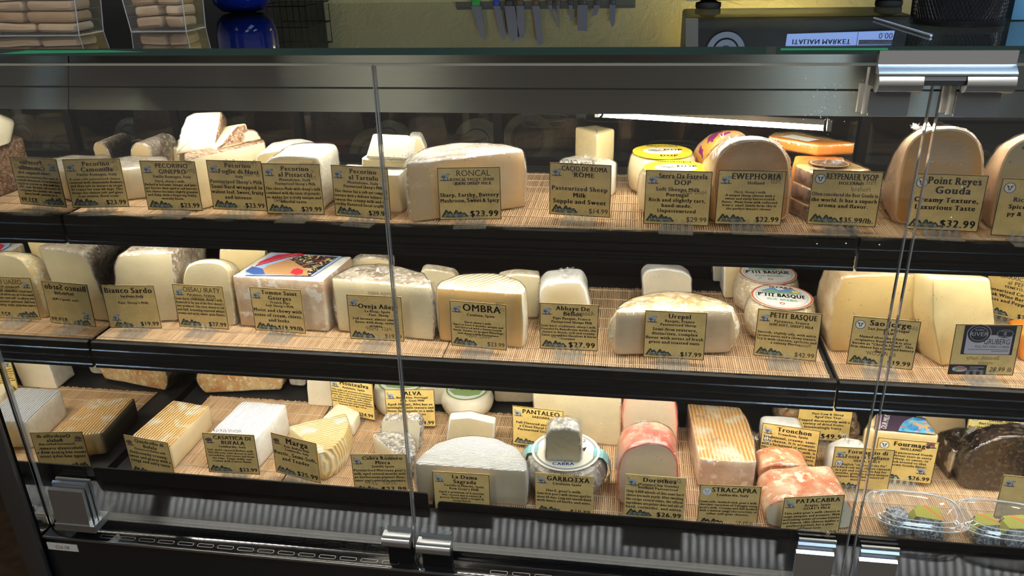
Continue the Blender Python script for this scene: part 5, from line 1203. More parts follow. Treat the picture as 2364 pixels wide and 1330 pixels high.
def extra_gruberg(o, ex, ey, nv, card):
    ey = ey * .88
    f = Flat(o, ex, ey, nv, CW)
    R_ = lambda x0, y0, x1, y1, m, l: f.poly([(x0, y0), (x1, y0), (x1, y1), (x0, y1)], m, l)
    R_(.14, .40, .92, .96, 1, 1); f.poly(rpoly([(.19, .41), (.88, .41), (.88, .78), (.19, .78)], .03)[0], 2, 2); f.poly(ell(.37, .80, .17, .17, 30), 1, 3); f.ring((.37, .80), .175, .185, 2, 3); f.ring((.37, .80), .13, .137, 2, 4)
    f.text('RIVER', (.37, .76), .075, 'sans', 2, 5); f.text('KLEIN', (.37, .86), .035, 'sans', 2, 5); f.poly(ell(.76, .81, .13, .085, 28), 1, 3); f.ring((.76, .81), .115, .122, 2, 4, ry=.66); f.text('8', (.76, .78), .06, 'sans', 2, 5); f.text('MONTHS', (.76, .845), .022, 'sans', 2, 5); f.text('MATURED', (.76, .745), .022, 'sans', 2, 5)
    f.text('GRUBERG', (.86, .605), .10, 'sans', 0, 4, align='r', maxw=.40); f.text('FULL FAT HARD CHEESE', (.86, .535), .042, 'sans', 0, 4, align='r', maxw=.52); R_(.24, .495, .86, .502, 0, 4); R_(.60, .465, .86, .472, 0, 4)
    R_(.01, .01, .58, .20, 1, 1)
    f.poly(ell(.17, .11, .115, .055, 24), 2, 2); f.poly([(.07, .15), (.10, .15), (.16, .115), (.28, .115), (.28, .10), (.16, .10), (.10, .065), (.07, .065), (.12, .107)], 3, 3); f.poly([(.10, .155), (.25, .150), (.27, .122), (.16, .122)], 4, 4)
    for k in range(3): R_(.32, .145 - .035 * k, .32 + (.22, .14, .20)[k], .155 - .035 * k, 2, 2)
    f.text('28.99 lb', (.79, .07), .085, 'hand', 0, 3, maxw=.36); f.text('Smooth, nutty', (.5, .30), .07, 'hand', 5, 2, mirror=True); f.text('crystals', (.55, .21), .06, 'hand', 5, 2, mirror=True)
    f.build('printed_panel', [INK, plain('navy_black_panel', (.020, .022, .035), .5), plain('pale_lilac_panel', (.42, .41, .46), .5), INKG, INK2, GHOST], card)
sign(((2185, 864), (2340, 867)), Z, 'b', [], [], [], '', animal=None, label='golden price sign with a dark printed panel and a small flag', extra=extra_gruberg, lean=5)
sign(((2272, 722), (2390, 752)), Z, 'b', ['BARRICATO', 'al PEPE'], ['VENETO, ITALY'], ["Pasteurized Cow's Milk.", 'Oak Wine Barrels. M', 'Grass and Peppercorn', ''], '$23.99', animal=None, ts='sans', paper=PAPERG, label='golden price sign standing at the back right of the middle shelf')
Z = ZB; GUT = .640
sign(((280, 1003), (391, 1023)), GUT, 'g', ['Quadrello di', 'Bufala'], ['Pasteurized Buffalo milk'], ['Deliciously creamy,', 'sweet and grassy with a', 'tangy and salty taste', ''], '$21.99', animal='buffalo', tsize=.072, bs=.07, label='price sign with a brown buffalo before the orange ridged block')
sign(((484, 1090), (600, 1096)), Z, 'b', ['CASATICA DI', 'BUFALA'], ['Lombardia, Italy'], ['Soft, mold-ripened Buffalo milk.', 'This bloomy rind cheese is soft,', 'spreadable, and oozes out from', 'the edge. Tangy, milky, and', 'creamy with a sweet finish.', ''], '$23.99', animal='buffalo', label='price sign with a brown buffalo before the snow white block', tsize=.075, ghost=(('MONTE BUFALA', .5, .90, .06), ('LATTE Mol', .6, .76, .06)))
sign(((640, 1090), (738, 1116)), Z, 'b', ['Marga'], ['Past. Buffalo Milk', 'Lombardia, Italy'], ['Rustic, Semi-Soft,', 'and Tender', ''], '$25.99', animal='buffalo', pstyle='serif', psize=.095, bs=.08, label='price sign with a brown buffalo before the golden quarter wheel', tsize=.115)
sign(((810, 1049), (936, 1049)), GUT, 'g', ['Cabra Romero', 'Mitca'], ['Jumilla Spain'], ["Pasteurized Murciana goat's", 'milk, aged several months with', 'an herbaceous piquant flour,', 'outer rind covered in rosemary.', ''], '$23.99', animal='goat', pstyle='serif', psize=.095, tsize=.07, label='price sign with a goat before the rosemary-crusted wedge', ghost=(('Cabra Romero', .55, .78, .08), ('50921   23.99', .5, .20, .08)))
sign(((999, 1088), (1128, 1096)), GUT, 'g', ['La Dama', 'Sagrada'], ['Castilla la Mancha, Spain', "Raw Goat's Milk"], ['Aged a minimum of 6 months', 'this cheese has a sweet &', 'grassy flavor with a bright &', 'tangy finish', ''], '$24.99', animal='goat', bs=.056, label='price sign with a goat against the large white half wheel')
sign(((1236, 1091), (1370, 1101)), GUT, 'g', ['GARROTXA'], ['Catalunia Spain', ''], ["Hard, goat's milk.", "Semi-firm goat's milk cheese aged for", 'about 60 days. Long and smooth finish', 'with hints of herbs and nuts.', ''], '$19.99', animal='goat', label='borderless tan price sign before the teal-banded round wheel', border=False, ghost=(('Garrotxa', .6, .84, .07), ('GOAT MILK', .62, .70, .06)))
sign(((1442, 1192), (1576, 1203)), Z, 'b', ['Dorothea'], ['(Potato Chip Gouda)', 'Holland Pasteurized'], ['Only 4,000 wheels of this semi-hard', 'cheese are made yearly. After tweaking', 'the recipe several times, the official', 'ingredients are potato skins and oils of', 'basil, coriander, and onion.'], '$26.99', animal='goat', pstyle='serif', psize=.085, tsize=.08, label='borderless golden price sign against the bright red-rinded arch', holder=False, border=False, ghost=(('Dorothea', .72, .76, .08), ('Potato goat', .3, .62, .07)))
def extra_stra(o, ex, ey, nv, card):
    l = Flat(o, ex, ey, nv, CW); logo(l, (.03, .035), .42); l.text('17.99/lb', (.78, .05), .08, 'hand', 2, 3, maxw=.38); l.build('shop_logo', [LOGO1, LOGO1, INK, LOGO2, EMB1], card)
sign(((1617, 1124), (1760, 1130)), GUT, 'g', ['STRACAPRA'], ['Lombardia, Italy', ''], ["Semi-soft, washed rind, goat's milk.", 'Another variation of Taleggio using', "goat's milk. Creamy and full-bodied", 'with a mellow tangy characteristic of', 'other soft goat cheeses.', ''], '', animal='goatbadge', ts='bold', dy=.006, extra=extra_stra, label='price sign with a round goat badge before the apricot ridged block')
sign(((1813, 1157), (1954, 1150)), GUT, 'g', ['PATACABRA'], ['Aragua, Spain', "GOAT'S MILK"], ["This salty goat's milk cheese is", 'tangy, pungent, and aromatic. With', 'welcoming notes of creme fraiche', 'and lemon, this cheese makes a', 'perfect partner for a glass', 'of Pinot Gris.'], '$20.99', animal='goat', tsize=.08, dy=.008, label='price sign with a goat before the front coral loaf')
sign(((770, 953), (866, 971)), Z, 'b', ['Montealva'], ['Andalusia, Spain'], ['This semi-soft pasteurized cheese is', 'made from a rare breed of Andalucian', 'goats, the result is a citrusy barnburn-', 'er: dense and flakey, with a flavor', 'redolent of fresh-squeezed lemons,', 'hint of mushrooms and umami flavors', 'beneath the bright citrus', ''], '$24.99', animal='goat', paper=PAPERG, label='bright golden sign packed with small text, right of the white goat block')
sign(((897, 985), (1005, 985)), Z, 'b', ['ALVA'], ['Beira Alta, Portugal', 'Past. Goat Milk'], ['Aged 30 days, Alva has an', 'invitingly gentle texture and', 'flavor that appeals to a wide', 'variety of palates', ''], '$24.99', animal='goat', paper=PAPERG, tsize=.085, label='bright golden sign crossed by the middle glass joint, bottom deck')
sign(((1185, 1025), (1298, 1039)), Z, 'b', ['PANTALEO'], ['SARDINIA', ''], ['Full-Flavored and Sweet', 'a Clean Floral Finish', 'Pasteurized Goat Milk', '', ''], '$22.99', animal='goat', ts='bold', paper=PAPERG, bs=.056, label='bright golden sign half hidden by the small grey-green wedge')
sign(((1752, 1068), (1878, 1088)), Z, 'b', ['Tronchon'], ['Tronchon, Spain'], ['Traditional, creamy, semi-', 'soft cheese. It is aromatic', 'with a background of white wine', 'fifty and a hint of buttermilk. It', 'has been made for centuries and is', 'even mentioned in Don Quixote.'], '$21.99', animal='goat', animal2='cow', paper=PAPERG, tsize=.085, label='bright golden sign right behind the second coral loaf')
sign(((1833, 997), (1949, 1005)), Z, 'b', ['', ''], ['Past Cow & Sheep', 'Aged One Year.'], ['Topped decoratively with a', 'variety of dried fruits.', 'Intoxicatingly fruity.', ''], '$49.99', animal=None, pstyle='serif', psize=.10, paper=PAPERG, bs=.064, label='bright golden 49.99 sign before the dried fruit cheese', dy=-.022)
sign(((1926, 1031), (2068, 1039)), Z, 't', ['Formaggio di', 'Fossa di Sogliano'], ['SIENA, ITALY'], ['In English "cheese of the Pit"', 'is a hard raw milk cheese ripened', 'in a pit and covered in hay for', '3 months, giving it a very intense', 'piquant flavor with notes of', 'mushroom'], '', animal='sheep', animal2='cow', paper=PAPERG, tsize=.072, label='golden sign crossed by the second glass joint, bottom deck', extra=lambda o, ex, ey, nv, card: (lambda l: (logo(l, (.10, .02), .40), l.build('shop_logo', [LOGO1, LOGO1, LOGO1, LOGO2, EMB1], card)))(Flat(o, ex, ey, nv, CW)))
def extra_four(o, ex, ey, nv, card):
    e = Flat(o, ex, ey, nv, CW); emblem(e, 'buffalo', (.79, .74), .18); e.build('animal_emblem', [EMB3, EMB2, LOGO1, EMBW], card)
    e = Flat(o, ex, ey, nv, CW); emblem(e, 'goat', (.72, .19), .17); e.build('animal_emblem', [EMB1, EMB2, LOGO1, EMBW], card)
    l = Flat(o, ex, ey, nv, CW); logo(l, (.03, .035), .42); l.build('shop_logo', [LOGO1, LOGO1, LOGO1, LOGO2, EMB1], card)
sign(((2030, 1010), (2167, 1023)), Z, 't', ['Fourmage'], ['HOLLAND'], ['This hard pasteurized Gouda', 'has a different taste in every', 'bite: velvety, to sweet, to', 'salt back around to that', 'well known Gouda flavor.', '', ''], '$26.99', animal='cow', paper=PAPERG, tsize=.085, extra=extra_four, label='bright golden sign with several animals before the wedge with a painted label')
sign(((2222, 1038), (2350, 1048)), Z, 'b', ['Occelli'], ['Occelli, Italy', 'Past Cow and Sheep Milk'], ['Hard 24 months. Only the best Occeli', 'cheese is selected to be coated', 'in malt and whiskey', ''], '$39.99', animal='cow', paper=paper_mat('pale_yellow_card', (.84, .68, .26)), label='pale yellow price sign at the very back right, behind the black wedge')
sign(((2324, 1097), (2468, 1112)), Z, 't', ['B', ''], [], [], '', animal='sheep', label='golden price sign behind the right clear tub, cut by the photo edge')

# ================================================================== on the glass counter
NOUG = [paste_mat('pale_nougat_block', (.78, .62, .50), rough=.6), paste_mat('tan_nougat_block', (.66, .49, .38), rough=.6), paste_mat('toasted_nougat_block', (.55, .37, .24), rough=.6)]
BINPL = clear_mat('clear_bin_plastic', (.93, .92, .90), .04, .04, veil=.012)
def bin_(label, x0, x1, y0, which):
    h = .20; w = x1 - x0; d = .052; root = thing('clear_bin', label, 'bin', ((x0 + x1) / 2, y0 + d / 2, GZ), 'clear plastic bins on the counter')
    fl_ = .20; t = .0022
    b = [np.array(p) for p in ((x0, y0, GZ + .0002), (x1, y0, GZ + .0002), (x1, y0 + d, GZ + .0002), (x0, y0 + d, GZ + .0002))]
    cc = sum(b) / 4; tp = [cc + (p - cc) * np.array((1.35, 1.2, 1)) + np.array((0, 0, h)) for p in b]
    m = MB()
    for i in range(4):
        j = (i + 1) % 4; q = [b[i], b[j], tp[j], tp[i]]; n = np.cross(q[1] - q[0], q[3] - q[0]); n /= np.linalg.norm(n); m.prism(q, n * -t)
    m.prism(b, (0, 0, .002)); m.build('bin_wall', BINPL, root, smooth=False)
    m = MB()
    for i in range(4): MB().tube([b[i], tp[i]], .0007, 6).build('bin_edge', BEAD, root)
    MB().tube(b + [b[0]], .0008, 6).build('bin_edge', BEAD, root)
    z = GZ + .004; k = 0; r = random.Random(which)
    while z < GZ + .11:
        hh = r.uniform(.011, .014); n = 2
        xs = x0 + .006 - (z - GZ) * .06; span = w - .012 + (z - GZ) * .12; cut = r.uniform(.40, .62)
        yd = [y0 + .004]
        for row in range(1):
            for a, bb in ((0, cut - .012), (cut + .012, 1)):
                X0, X1 = xs + a * span, xs + bb * span; Y0 = yd[row] + r.uniform(0, .003); Y1 = Y0 + .040
                poly = [(X0 + r.uniform(0, .006), Y0), (X1 - r.uniform(0, .006), Y0 + r.uniform(0, .004)), (X1, Y1), (X0, Y1 - r.uniform(0, .006))]
                P, tg = rpoly(poly, .004, 3); P, tg = resample(P, tg, .012)
                rings = [np.c_[inset2(P, .0025), np.full(len(P), z)], np.c_[P, np.full(len(P), z + .003)], np.c_[P, np.full(len(P), z + hh - .0035)], np.c_[inset2(P, .0022), np.full(len(P), z + hh - .0008)]]
                Rg = np.array(rings)
                for v in Rg.reshape(-1, 3): v[2] += .0018 * nz(v + which, 26) ; v[:2] += .0016 * nz(v + 3, 60)
                V, F = bands(Rg); F += [tuple(range(len(P) - 1, -1, -1)), tuple(range(3 * len(P), 4 * len(P)))]
                c = Rg.reshape(-1, 3).mean(0)
                o = mesh('nougat_block', V, F, NOUG[r.choice((0, 0, 1, 1, 2))], None, loc=(c[0], c[1], z))
                tag(o, 'tan block, %s layer up, %s end of the %s' % (['lowest', 'second', 'third', 'fourth', 'fifth', 'sixth', 'seventh', 'eighth', 'ninth', 'tenth'][k], 'left' if a == 0 else 'right', 'corner bin' if which == 1 else 'bin beside the blue jug'), 'block', 'stacked blocks in the clear bins')
        z += hh + .0012; k += 1
q0, q1 = hz((183, 82), GZ), hz((299, 74), GZ); q2 = hz((447, 70), GZ)
bin_('clear plastic bin of stacked tan blocks at the top left corner', q0[0] - .150, q0[0], q0[1], 1)
bin_('clear plastic bin of stacked tan blocks beside the blue jug', q1[0], q2[0] - .004, q1[1] + .004, 2)
# blue jug
q = hz((535, 33), GZ); bj = thing('blue_jug', 'glossy blue round jug on the glass counter', 'jug', (q[0], q[1] + .04, GZ), None)
c = (q[0], q[1] + .042, GZ); V, F = lathe([(.020, .0002), (.034, .003), (.045, .014), (.050, .032), (.051, .060), (.048, .10), (.036, .125), (.020, .135), (.018, .150)], c, 48)
mesh('body', V, F, plain('cobalt_glaze', (.004, .018, .20), .12, 0, .8), bj)
V, F = lathe([(.019, .150), (.021, .152), (.021, .160), (.010, .164)], c, 32); mesh('lid', V, F, plain('cobalt_glaze', (.004, .018, .20), .12), bj)
# wire rack of the dark unit in the back
WIRE = plain('black_wire', (.012, .012, .013), .4, .6)
q = hy((650, 14), .62); wb = thing('wire_basket', 'black wire basket hanging behind the counter', 'basket', (q[0], .62, q[2]), None)
xw0, xw1 = hy((585, 14), .62)[0], hy((705, 14), .62)[0]; m = MB()
for z in (0, .012, .05, .09): m.tube([(xw0, .62, q[2] + z), (xw1, .62, q[2] + z), (xw1, .74, q[2] + z), (xw0, .74, q[2] + z), (xw0, .62, q[2] + z)], .0014, 6)
m.build('frame', WIRE, wb)
m = MB()
for k in range(9): x = xw0 + (xw1 - xw0) * k / 8; m.tube([(x, .74, q[2] + .09), (x, .74, q[2]), (x, .62, q[2]), (x, .62, q[2] + .09)], .0009, 5)
m.build('wires', WIRE, wb)
a = hy((588, 20), .62); m = MB(); m.tube([(a[0] + .012 * math.cos(t), .62, a[2] - .008 + .018 * math.sin(t)) for t in np.linspace(-2.6, 1.0, 14)], .0009, 6); m.build('hanging_loop', WIRE, wb)
# dark cabinet against the wall at the left
dc = thing('dark_cabinet', 'dark cabinet unit against the wall behind the bins', 'cabinet', (-1.35, 1.3, 0), None)
xr = refl((640, 60), 1.15)[0]
MB().box((-2.6, 1.15, .0), (xr, 1.495, 2.2), bev=.004).build('body', plain('dark_cabinet_paint', (.010, .011, .014), .4), dc, smooth=False)
# knives on a magnetic strip on the wall, seen mirrored in the glass
YK = 1.475
STEELK = plain('knife_steel', (.22, .25, .32), .30, .9)
kz = [refl(p, YK) for p in ((1068, 13), (1450, 12))]
ms = thing('knife_strip', 'magnetic strip on the yellow wall holding the knives', 'knife rack', ((kz[0][0] + kz[1][0]) / 2, 1.49, kz[0][2] - .03), None)
MB().box((kz[0][0] - .02, 1.482, kz[0][2] - .025), (kz[1][0] + .02, 1.498, kz[0][2] + .012), bev=.002).build('bar', plain('grey_magnet_bar', (.09, .10, .10), .4, .6), ms, smooth=False)
KN = [([(1087, 14), (1112, 14), (1121, 96), (1108, 82)], (.03, .40, .06), 'broad pointed knife with a green handle'), ([(1138, 14), (1155, 14), (1168, 86), (1163, 95), (1154, 77)], (.01, .06, .42), 'narrow curved knife with a blue handle'),
      ([(1164, 14), (1188, 14), (1199, 84), (1183, 96), (1174, 82)], (.012, .012, .014), 'wide chef knife with a black handle right of the blue one'), ([(1192, 13), (1210, 13), (1211, 86), (1196, 92)], (.10, .06, .025), 'square tipped knife with a brown handle'),
      ([(1228, 13), (1246, 13), (1254, 100), (1242, 108)], (.10, .06, .025), 'long straight slicing knife with a brown handle'), ([(1264, 12), (1274, 12), (1287, 64), (1281, 52)], (.07, .05, .03), 'thin curved boning knife'),
      ([(1285, 12), (1291, 12), (1293, 76), (1290, 60)], (.07, .05, .03), 'needle thin knife beside the boning knife'), ([(1313, 12), (1322, 12), (1323, 50), (1316, 48)], (.02, .02, .02), 'short two-pronged cheese fork'),
      ([(1333, 11), (1357, 11), (1356, 71), (1333, 71)], (.02, .02, .02), 'rectangular cleaver'), ([(1372, 12), (1386, 12), (1378, 34), (1364, 39)], (.02, .02, .02), 'small hooked cheese knife'),
      ([(1407, 11), (1421, 11), (1420, 51), (1413, 65), (1408, 51)], (.012, .02, .06), 'short pointed paring knife at the right end of the strip')]
for pts, hc, lb in KN:
    W_ = [refl(p, YK) for p in pts]; zb = min(w[2] for w in W_); xm_ = np.mean([w[0] for w in W_[:2]]); hw = abs(W_[1][0] - W_[0][0]) / 2
    r_ = thing('kitchen_knife', lb + ', on the wall strip', 'knife', (xm_, YK, zb), 'knives on the wall strip')
    m = MB(); m.prism(W_, (0, .002, 0)); m.build('blade', STEELK, r_, smooth=False)
    m = MB(); m.box((xm_ - max(.008, hw * .75), YK - .008, zb - .30), (xm_ + max(.008, hw * .75), YK + .006, zb - .001), bev=.004); m.build('handle', plain('handle_%d_%d_%d' % tuple(int(c * 100) for c in hc), hc, .4), r_)

# scale standing at the back edge of the glass
xs0, xs1 = hz((1592, 30), GZ)[0], hy((2112, 20), .42)[0]; ys = .40
sc = thing('counter_scale', 'dark counter scale with a lit display on the glass counter', 'scale', ((xs0 + xs1) / 2, ys + .05, GZ), None)
DKP = plain('dark_scale_plastic', (.022, .027, .033), .3)
zt_s = refl((1640, 38), ys)[2]
SB = refl((1585, 45), .40)
body_z = refl((1700, 40), ys)[2]
MB().box((xs0, ys, body_z), (xs1, ys + .16, body_z + .16), bev=.006).build('body', DKP, sc, smooth=False)
for k, px in enumerate((1640, 2085)):
    q = hz((px, 25), GZ); V, F = lathe([(.018, .0002), (.019, .002), (.019, .008), (.012, .010), (.008, .014), (.008, body_z - GZ + .004)], (q[0], max(q[1] + .02, ys + .02), GZ), 28); mesh('foot', V, F, plain('black_rubber', (.012, .012, .012), .6), sc)
# side cheek and tilted display, both seen mirrored in the glass
m = MB(); ck = [refl(p, ys - .002) for p in ((1583, 108), (1583, 42), (1612, 42), (1612, 108))]; m.prism(ck, (0, .03, 0)); m.build('side_cheek', plain('grey_scale_cheek', (.20, .20, .17), .4), sc, smooth=False)
dp = [refl(p, ys - .004) for p in ((1814, 106), (2057, 104), (2066, 71), (1818, 79))]
m = MB(); m.prism(dp, (0, .004, 0)); m.build('display', emit_mat('blue_lit_display', (.28, .42, .85), .75), sc, smooth=False, label='pale blue lit display')
a_ = refl((1829, 91), ys - .004); b_ = refl((1965, 90), ys - .004)
f = Flat(a_, XV, ZV, -YV, 1.0); wv = b_[0] - a_[0]; hz_ = abs(refl((1829, 102), ys - .004)[2] - a_[2])
ang = math.atan2(b_[2] - a_[2], wv)
f.text('ITALIAN MARKET', (wv * .5, 0), hz_, 'bold', 0, 3, maxw=wv)
c0, c1 = refl((1983, 92), ys - .004) - a_, refl((2058, 103), ys - .004) - a_
f.poly([(c0[0], c0[2]), (c1[0], c0[2]), (c1[0], c1[2]), (c0[0], c1[2])], 1, 2); f.text('TOTAL PRICE   $', ((c0[0] + c1[0]) / 2, c0[2] + .0016), (c1[2] - c0[2]) * .55, 'bold', 2, 3, maxw=(c1[0] - c0[0]) * .8)
c2, c3 = refl((2020, 75), ys - .004) - a_, refl((2060, 90), ys - .004) - a_
f.text('0.00', (c3[0], c2[2] + .0008), (c3[2] - c2[2]) * .85, 'sans', 0, 3, align='r', maxw=(c3[0] - c2[0]) * 1.05)
lx = c0[0] - .003; f.poly([(lx, c2[2] - .001), (lx + .0008, c2[2] - .001), (lx + .0008, c1[2] + .001), (lx, c1[2] + .001)], 1, 2)
f.build('display_text', [plain('navy_display_ink', (.02, .03, .10), .5), plain('grey_display_bar', (.10, .11, .14), .5), plain('pale_display_ink', (.45, .55, .75), .5)], sc)
rc = refl((1675, 118), ys - .003); f = Flat(rc, XV, ZV, -YV, 1.0); rr = abs(refl((1720, 110), ys - .003)[0] - rc[0]); f.ring((0, 0), rr * .70, rr, 0, 1, 48); f.ring((0, 0), rr * .30, rr * .6, 0, 1, 48)
f.build('round_sticker', plain('pale_blue_sticker', (.30, .36, .46), .5), sc)
# mesh basket
MESHM = plain('black_mesh_metal', (.018, .018, .022), .35, .7)
q = hz((2238, 64), GZ); rb = .050; mbk = thing('mesh_basket', 'round black wire mesh basket on the glass counter', 'basket', (q[0] + .002, q[1] + rb + .002, GZ), None)
c = (q[0] + .002, q[1] + rb + .002, GZ); m = MB(); n = 72
for k in range(n):
    for s in (-1, 1):
        pts = []
        for j in range(9):
            t = j / 8; a = 2 * math.pi * k / n + s * t * .9; r = rb * (1 + .08 * t); pts.append((c[0] + r * math.cos(a), c[1] + r * math.sin(a), GZ + .004 + .09 * t))
        m.tube(pts, .00045, 4, cap=False)
m.build('mesh_wall', MESHM, mbk)
V, F = lathe([(rb + .001, .0004), (rb + .0015, .002), (rb + .0015, .007), (rb - .001, .008)], c, 56); mesh('base_rim', V, F, MESHM, mbk)
V, F = lathe([(rb * .9, .008), (rb * .92, .085)], c, 40); mesh('contents', V, F, plain('dark_cloth', (.01, .01, .014), .8), mbk)
m = MB(); q = hz((2357, 52), GZ); m.box((q[0] - .004, q[1] + .02, GZ + .0003), (q[0] + .07, q[1] + .05, GZ + .06), bev=.003)
o = m.build('blue_box', plain('sky_blue_card', (.10, .28, .45), .5), None, loc=(q[0], q[1] + .035, GZ)); tag(o, 'sky blue box at the right edge beside the mesh basket', 'box')
# white pen lying on the glass
a_, b_ = hz((2018, 42), GZ + .0018), hz((2150, 82), GZ + .0018); m = MB(); m.tube([a_, b_], .0014, 10); o = m.build('pen', plain('pale_blue_pen', (.55, .62, .78), .35), None, loc=(a_[0], a_[1], GZ)); tag(o, 'pale slim pen lying on the glass in front of the scale', 'pen')

# ================================================================== dim things behind the case, seen below the header
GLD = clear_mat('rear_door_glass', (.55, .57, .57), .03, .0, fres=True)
rd = thing('rear_door', 'dark framed glass sliding door at the back of the upper shelf', 'sliding door', (.2, .59, 1.10), None)
MB().box((-.89, .588, 1.100), (XR, .591, 1.30)).build('glass', GLD, rd, smooth=False)
m = MB(); m.box((-.894, .580, 1.285), (XR, .600, 1.3745)); m.build('rail', BLACKM, rd, smooth=False); m = MB(); m.box((-.894, .580, 1.096), (XR, .600, 1.108)); m.build('rail', BLACKM, rd, smooth=False)
for px in ((405, 300), (690, 300), (1150, 300), (1990, 330)):
    x = max(hy(px, .585)[0], XM + .010); m = MB(); m.box((x - .008, .578, 1.100), (x + .008, .600, 1.30)); m.build('stile', BLACKM, rd, smooth=False)
bc = thing('back_counter', 'dark work counter behind the case', 'counter', (-.2, .9, 0), None)
ZC = 1.02
MB().box((-1.6, .66, ZC - .03), (1.3, 1.145, ZC), bev=.003).build('worktop', plain('dark_worktop', (.02, .022, .024), .35), bc, smooth=False)
MB().box((-1.6, .70, .02), (1.3, 1.14, ZC - .031)).build('cabinet_body', BLACKM, bc, smooth=False)
bs = thing('back_splash', 'dark panel standing behind the work counter', 'panel', (-.2, 1.135, ZC), None); MB().box((-1.6, 1.125, ZC + .0002), (1.3, 1.145, 1.33)).build('sheet', BLACKM, bs, smooth=False)
def upright(name, label, px, rpx, Y, body, labcol=None, lean=.3, group=None):
    c = hy(px, Y); r = abs(hy((px[0] + rpx, px[1]), Y)[0] - c[0]); c[2] = ZC + r * math.cos(lean) + .002
    root = thing(name, label, 'cheese', (c[0], c[1], ZC), group); R = []
    n = np.array([0, -math.cos(lean), math.sin(lean)]); up = np.array([0, math.sin(lean), math.cos(lean)])
    for rr, d in ((r * .2, .031), (r * .9, .031), (r * .97, .029), (r, .024), (r, -.024), (r * .97, -.029), (r * .9, -.031)):
        R.append([c + XV * rr * math.cos(a) + up * rr * math.sin(a) + n * d for a in np.linspace(0, 2 * math.pi, 41)[:-1]])
    V, F = bands(np.array(R)); F += [tuple(range(39, -1, -1)), tuple(range(6 * 40, 7 * 40))]; mesh('body', V, F, body, root)
    if labcol:
        f = Flat(c + n * .0312, XV, up, n, r); f.poly(ell(0, 0, .66, .66, 32), 0, 1); f.ring((0, 0), .52, .58, 1, 2); f.poly([(-.4, -.1), (.42, .12), (.40, .22), (-.42, .0)], 1, 2); f.build('round_label', [plain('dull_label_%d' % int(labcol[0] * 100), labcol, .5), plain('dark_label_print', (.06, .05, .045), .5)], root)
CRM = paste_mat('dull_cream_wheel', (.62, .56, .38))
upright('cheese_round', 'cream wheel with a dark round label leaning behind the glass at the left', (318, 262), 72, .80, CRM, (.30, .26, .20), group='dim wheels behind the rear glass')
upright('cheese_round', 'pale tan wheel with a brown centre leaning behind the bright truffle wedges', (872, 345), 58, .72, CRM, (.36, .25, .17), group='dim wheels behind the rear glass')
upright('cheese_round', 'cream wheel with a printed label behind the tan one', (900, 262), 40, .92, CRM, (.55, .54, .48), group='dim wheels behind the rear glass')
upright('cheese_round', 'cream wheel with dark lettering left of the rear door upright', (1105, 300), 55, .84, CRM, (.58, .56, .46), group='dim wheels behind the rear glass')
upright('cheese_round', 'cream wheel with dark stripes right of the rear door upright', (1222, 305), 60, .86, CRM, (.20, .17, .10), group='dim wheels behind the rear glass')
def blob(name, label, px0, px1, Y, h, mt, wrap, group=None, cat='cheese'):
    a, b = hy(px0, Y), hy(px1, Y); w = abs(b[0] - a[0]) / 2; cx = (a[0] + b[0]) / 2
    root = thing(name, label, cat, (cx, Y, ZC), group)
    prof = [(w * .96, 0), (w, .004), (w * 1.0, h * .6), (w * .92, h * .9), (w * .8, h), (w * .3, h)]
    V, F = lathe(prof, (cx, Y, ZC + .0003), 36, .003, 40, sy=.7, pw=3.2); mesh('paste', V, F, mt, root)
    if wrap: film(root, V, F, [False] * len(F), amp=.004, mat=FILMC)
WG = 'dim wrapped cheeses behind the rear glass'
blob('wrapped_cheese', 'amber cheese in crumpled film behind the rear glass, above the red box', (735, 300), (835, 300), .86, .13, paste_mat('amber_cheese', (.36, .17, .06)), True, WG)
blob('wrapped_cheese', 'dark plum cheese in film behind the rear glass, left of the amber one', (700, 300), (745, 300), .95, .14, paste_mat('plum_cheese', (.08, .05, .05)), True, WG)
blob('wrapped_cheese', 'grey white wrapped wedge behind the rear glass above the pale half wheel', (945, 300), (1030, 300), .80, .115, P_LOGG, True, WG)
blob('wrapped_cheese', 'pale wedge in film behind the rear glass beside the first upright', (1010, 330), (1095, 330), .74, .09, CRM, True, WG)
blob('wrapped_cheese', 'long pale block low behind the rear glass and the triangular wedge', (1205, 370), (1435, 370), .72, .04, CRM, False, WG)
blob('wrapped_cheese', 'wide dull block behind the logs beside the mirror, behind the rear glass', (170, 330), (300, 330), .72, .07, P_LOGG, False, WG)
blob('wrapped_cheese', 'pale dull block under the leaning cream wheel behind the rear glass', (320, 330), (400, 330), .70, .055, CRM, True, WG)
# red box with a picture panel, its writing upside down
rbx = [hy(p, .69) for p in ((718, 375), (798, 381), (805, 334), (728, 320))]
cxb = (rbx[0][0] + rbx[1][0]) / 2; wv = rbx[1][0] - rbx[0][0]
rt = thing('red_box', 'red cheese box with a picture panel behind the rear glass', 'box', (cxb, .70, ZC), None)
zb0 = ZC + .0004; hb = rbx[2][2] - zb0
m = MB(); m.box((rbx[0][0], .692, zb0), (rbx[1][0] + .004, .73, zb0 + hb), bev=.002); m.build('carton', plain('red_carton', (.42, .02, .02), .5), rt, smooth=False)
f = Flat(np.array([cxb, .692, zb0 + hb]), XV, ZV, -YV, wv); f.poly(ell(.08, -.42, .22, .20, 28), 0, 2); f.poly([(-.22, -.44), (.34, -.44), (.30, -.64), (-.2, -.64)], 2, 3); f.ring((-.38, -.34), .06, .09, 1, 2); f.poly([(-.02, -.62), (.2, -.62), (.15, -.75), (.02, -.75)], 3, 4)
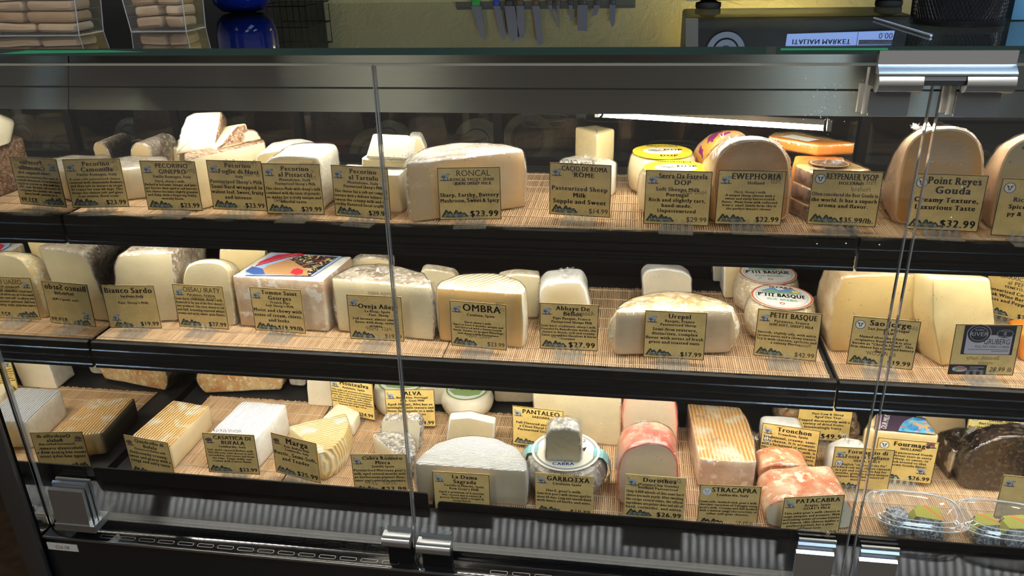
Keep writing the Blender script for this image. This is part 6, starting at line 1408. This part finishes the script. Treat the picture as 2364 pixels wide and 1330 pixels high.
V, F, w_ = text2d("PONT-L'EVEQUE PDO", .085, 'bold', 'c', .82); f.add([(-x, -y) for x, y in V], F, 3, 3, at=(0, -.06)); f.build('box_print', [plain('sky_panel', (.30, .40, .46), .5), plain('box_orange', (.60, .26, .04), .5), plain('box_dark', (.08, .05, .03), .5), plain('box_cream', (.62, .50, .25), .5)], rt)
# clear tubs on the back counter
def back_tub(label, px0, px1, Y, h, cubes=0, z0=None):
    a, b = hy(px0, Y), hy(px1, Y); w = abs(b[0] - a[0]) / 2; cx = (a[0] + b[0]) / 2; z0 = ZC + .0003
    root = thing('back_tub', label, 'tub', (cx, Y, z0), 'clear tubs behind the rear glass')
    V, F = lathe([(w * .8, 0), (w * .84, .003), (w * .95, h)], (cx, Y, z0), 40, sy=.75, pw=3); F = F[:-1]; mesh('tub_body', V, F, TUBPL, root, smooth='all')
    for z in (h, h * .9): MB().tube([(cx + w * math.cos(t) * (abs(math.cos(t)) ** 3 + abs(math.sin(t)) ** 3) ** (-1 / 3), Y + .75 * w * math.sin(t) * (abs(math.cos(t)) ** 3 + abs(math.sin(t)) ** 3) ** (-1 / 3), z0 + z) for t in np.linspace(0, 2 * math.pi, 41)], .0013, 6, cap=False).build('rim_bead', plain('milky_plastic', (.5, .52, .5), .2), root)
    r = random.Random(5); lay = [(i, j, k) for k in range(3) for i in range(-2 + k // 2, 3 - k // 2) for j in (-1, 0, 1)] if cubes else []
    for n_, (i, j, k) in enumerate(lay):
        s = w * .26; p = np.array([cx + i * s * 1.12 + r.uniform(-.002, .002), Y + j * s * 1.15, z0 + .004 + k * s * 1.04]); m = MB(); m.box(p - (s / 2, s / 2, 0), p + (s / 2, s / 2, s), bev=.002)
        o = m.build('cheese_cube', CRM, None, loc=p); tag(o, 'pale cheese cube in the clear tub behind the rear glass', 'cheese cube', 'cheese cubes in the back tub')
back_tub('clear tub behind the rear glass, left of the standing cream wedge', (1205, 300), (1310, 300), .80, .12)
back_tub('clear tub behind the rear glass, right of the standing cream wedge', (1350, 300), (1460, 300), .84, .125)
back_tub('clear tub of cheese cubes behind the rear glass, above the yellow-lidded wheels', (1500, 330), (1610, 330), .72, .085, 1)
blob('wrapped_cheese', 'slim wrapped wedge standing behind the rear glass, right of the orange half wheel', (1955, 330), (2010, 330), .70, .135, P_LOGG, True, WG)

# specks on the glass panes
m = MB()
for k in range(46):
    px = (rnd.gauss(1905, 34), rnd.gauss(248, 32)); q = hy(px, -.0024); s = rnd.uniform(.0003, .0008); m.add([q + np.array((s * math.cos(t), 0, s * math.sin(t))) for t in np.linspace(0, 6.28, 7)[:-1]] + [q + np.array((0, -s * .5, 0))], [(i, (i + 1) % 6, 6) for i in range(6)])
for px in ((1886, 563), (1953, 562), (2030, 565), (2221, 432), (2196, 502), (1858, 152), (1860, 182)): 
    q = hy(px, -.0024); s = .0009; m.add([q + np.array((s * math.cos(t), 0, s * math.sin(t))) for t in np.linspace(0, 6.28, 7)[:-1]] + [q + np.array((0, -s * .5, 0))], [(i, (i + 1) % 6, 6) for i in range(6)])
o = m.build('water_specks', plain('water_speck', (.75, .80, .85), .2), None, loc=(.22, -.003, 1.28)); tag(o, 'scattered white specks on the middle glass pane near the hinge', 'specks', kind='stuff')
bpy.data.objects.remove(_to); bpy.data.curves.remove(_tc)
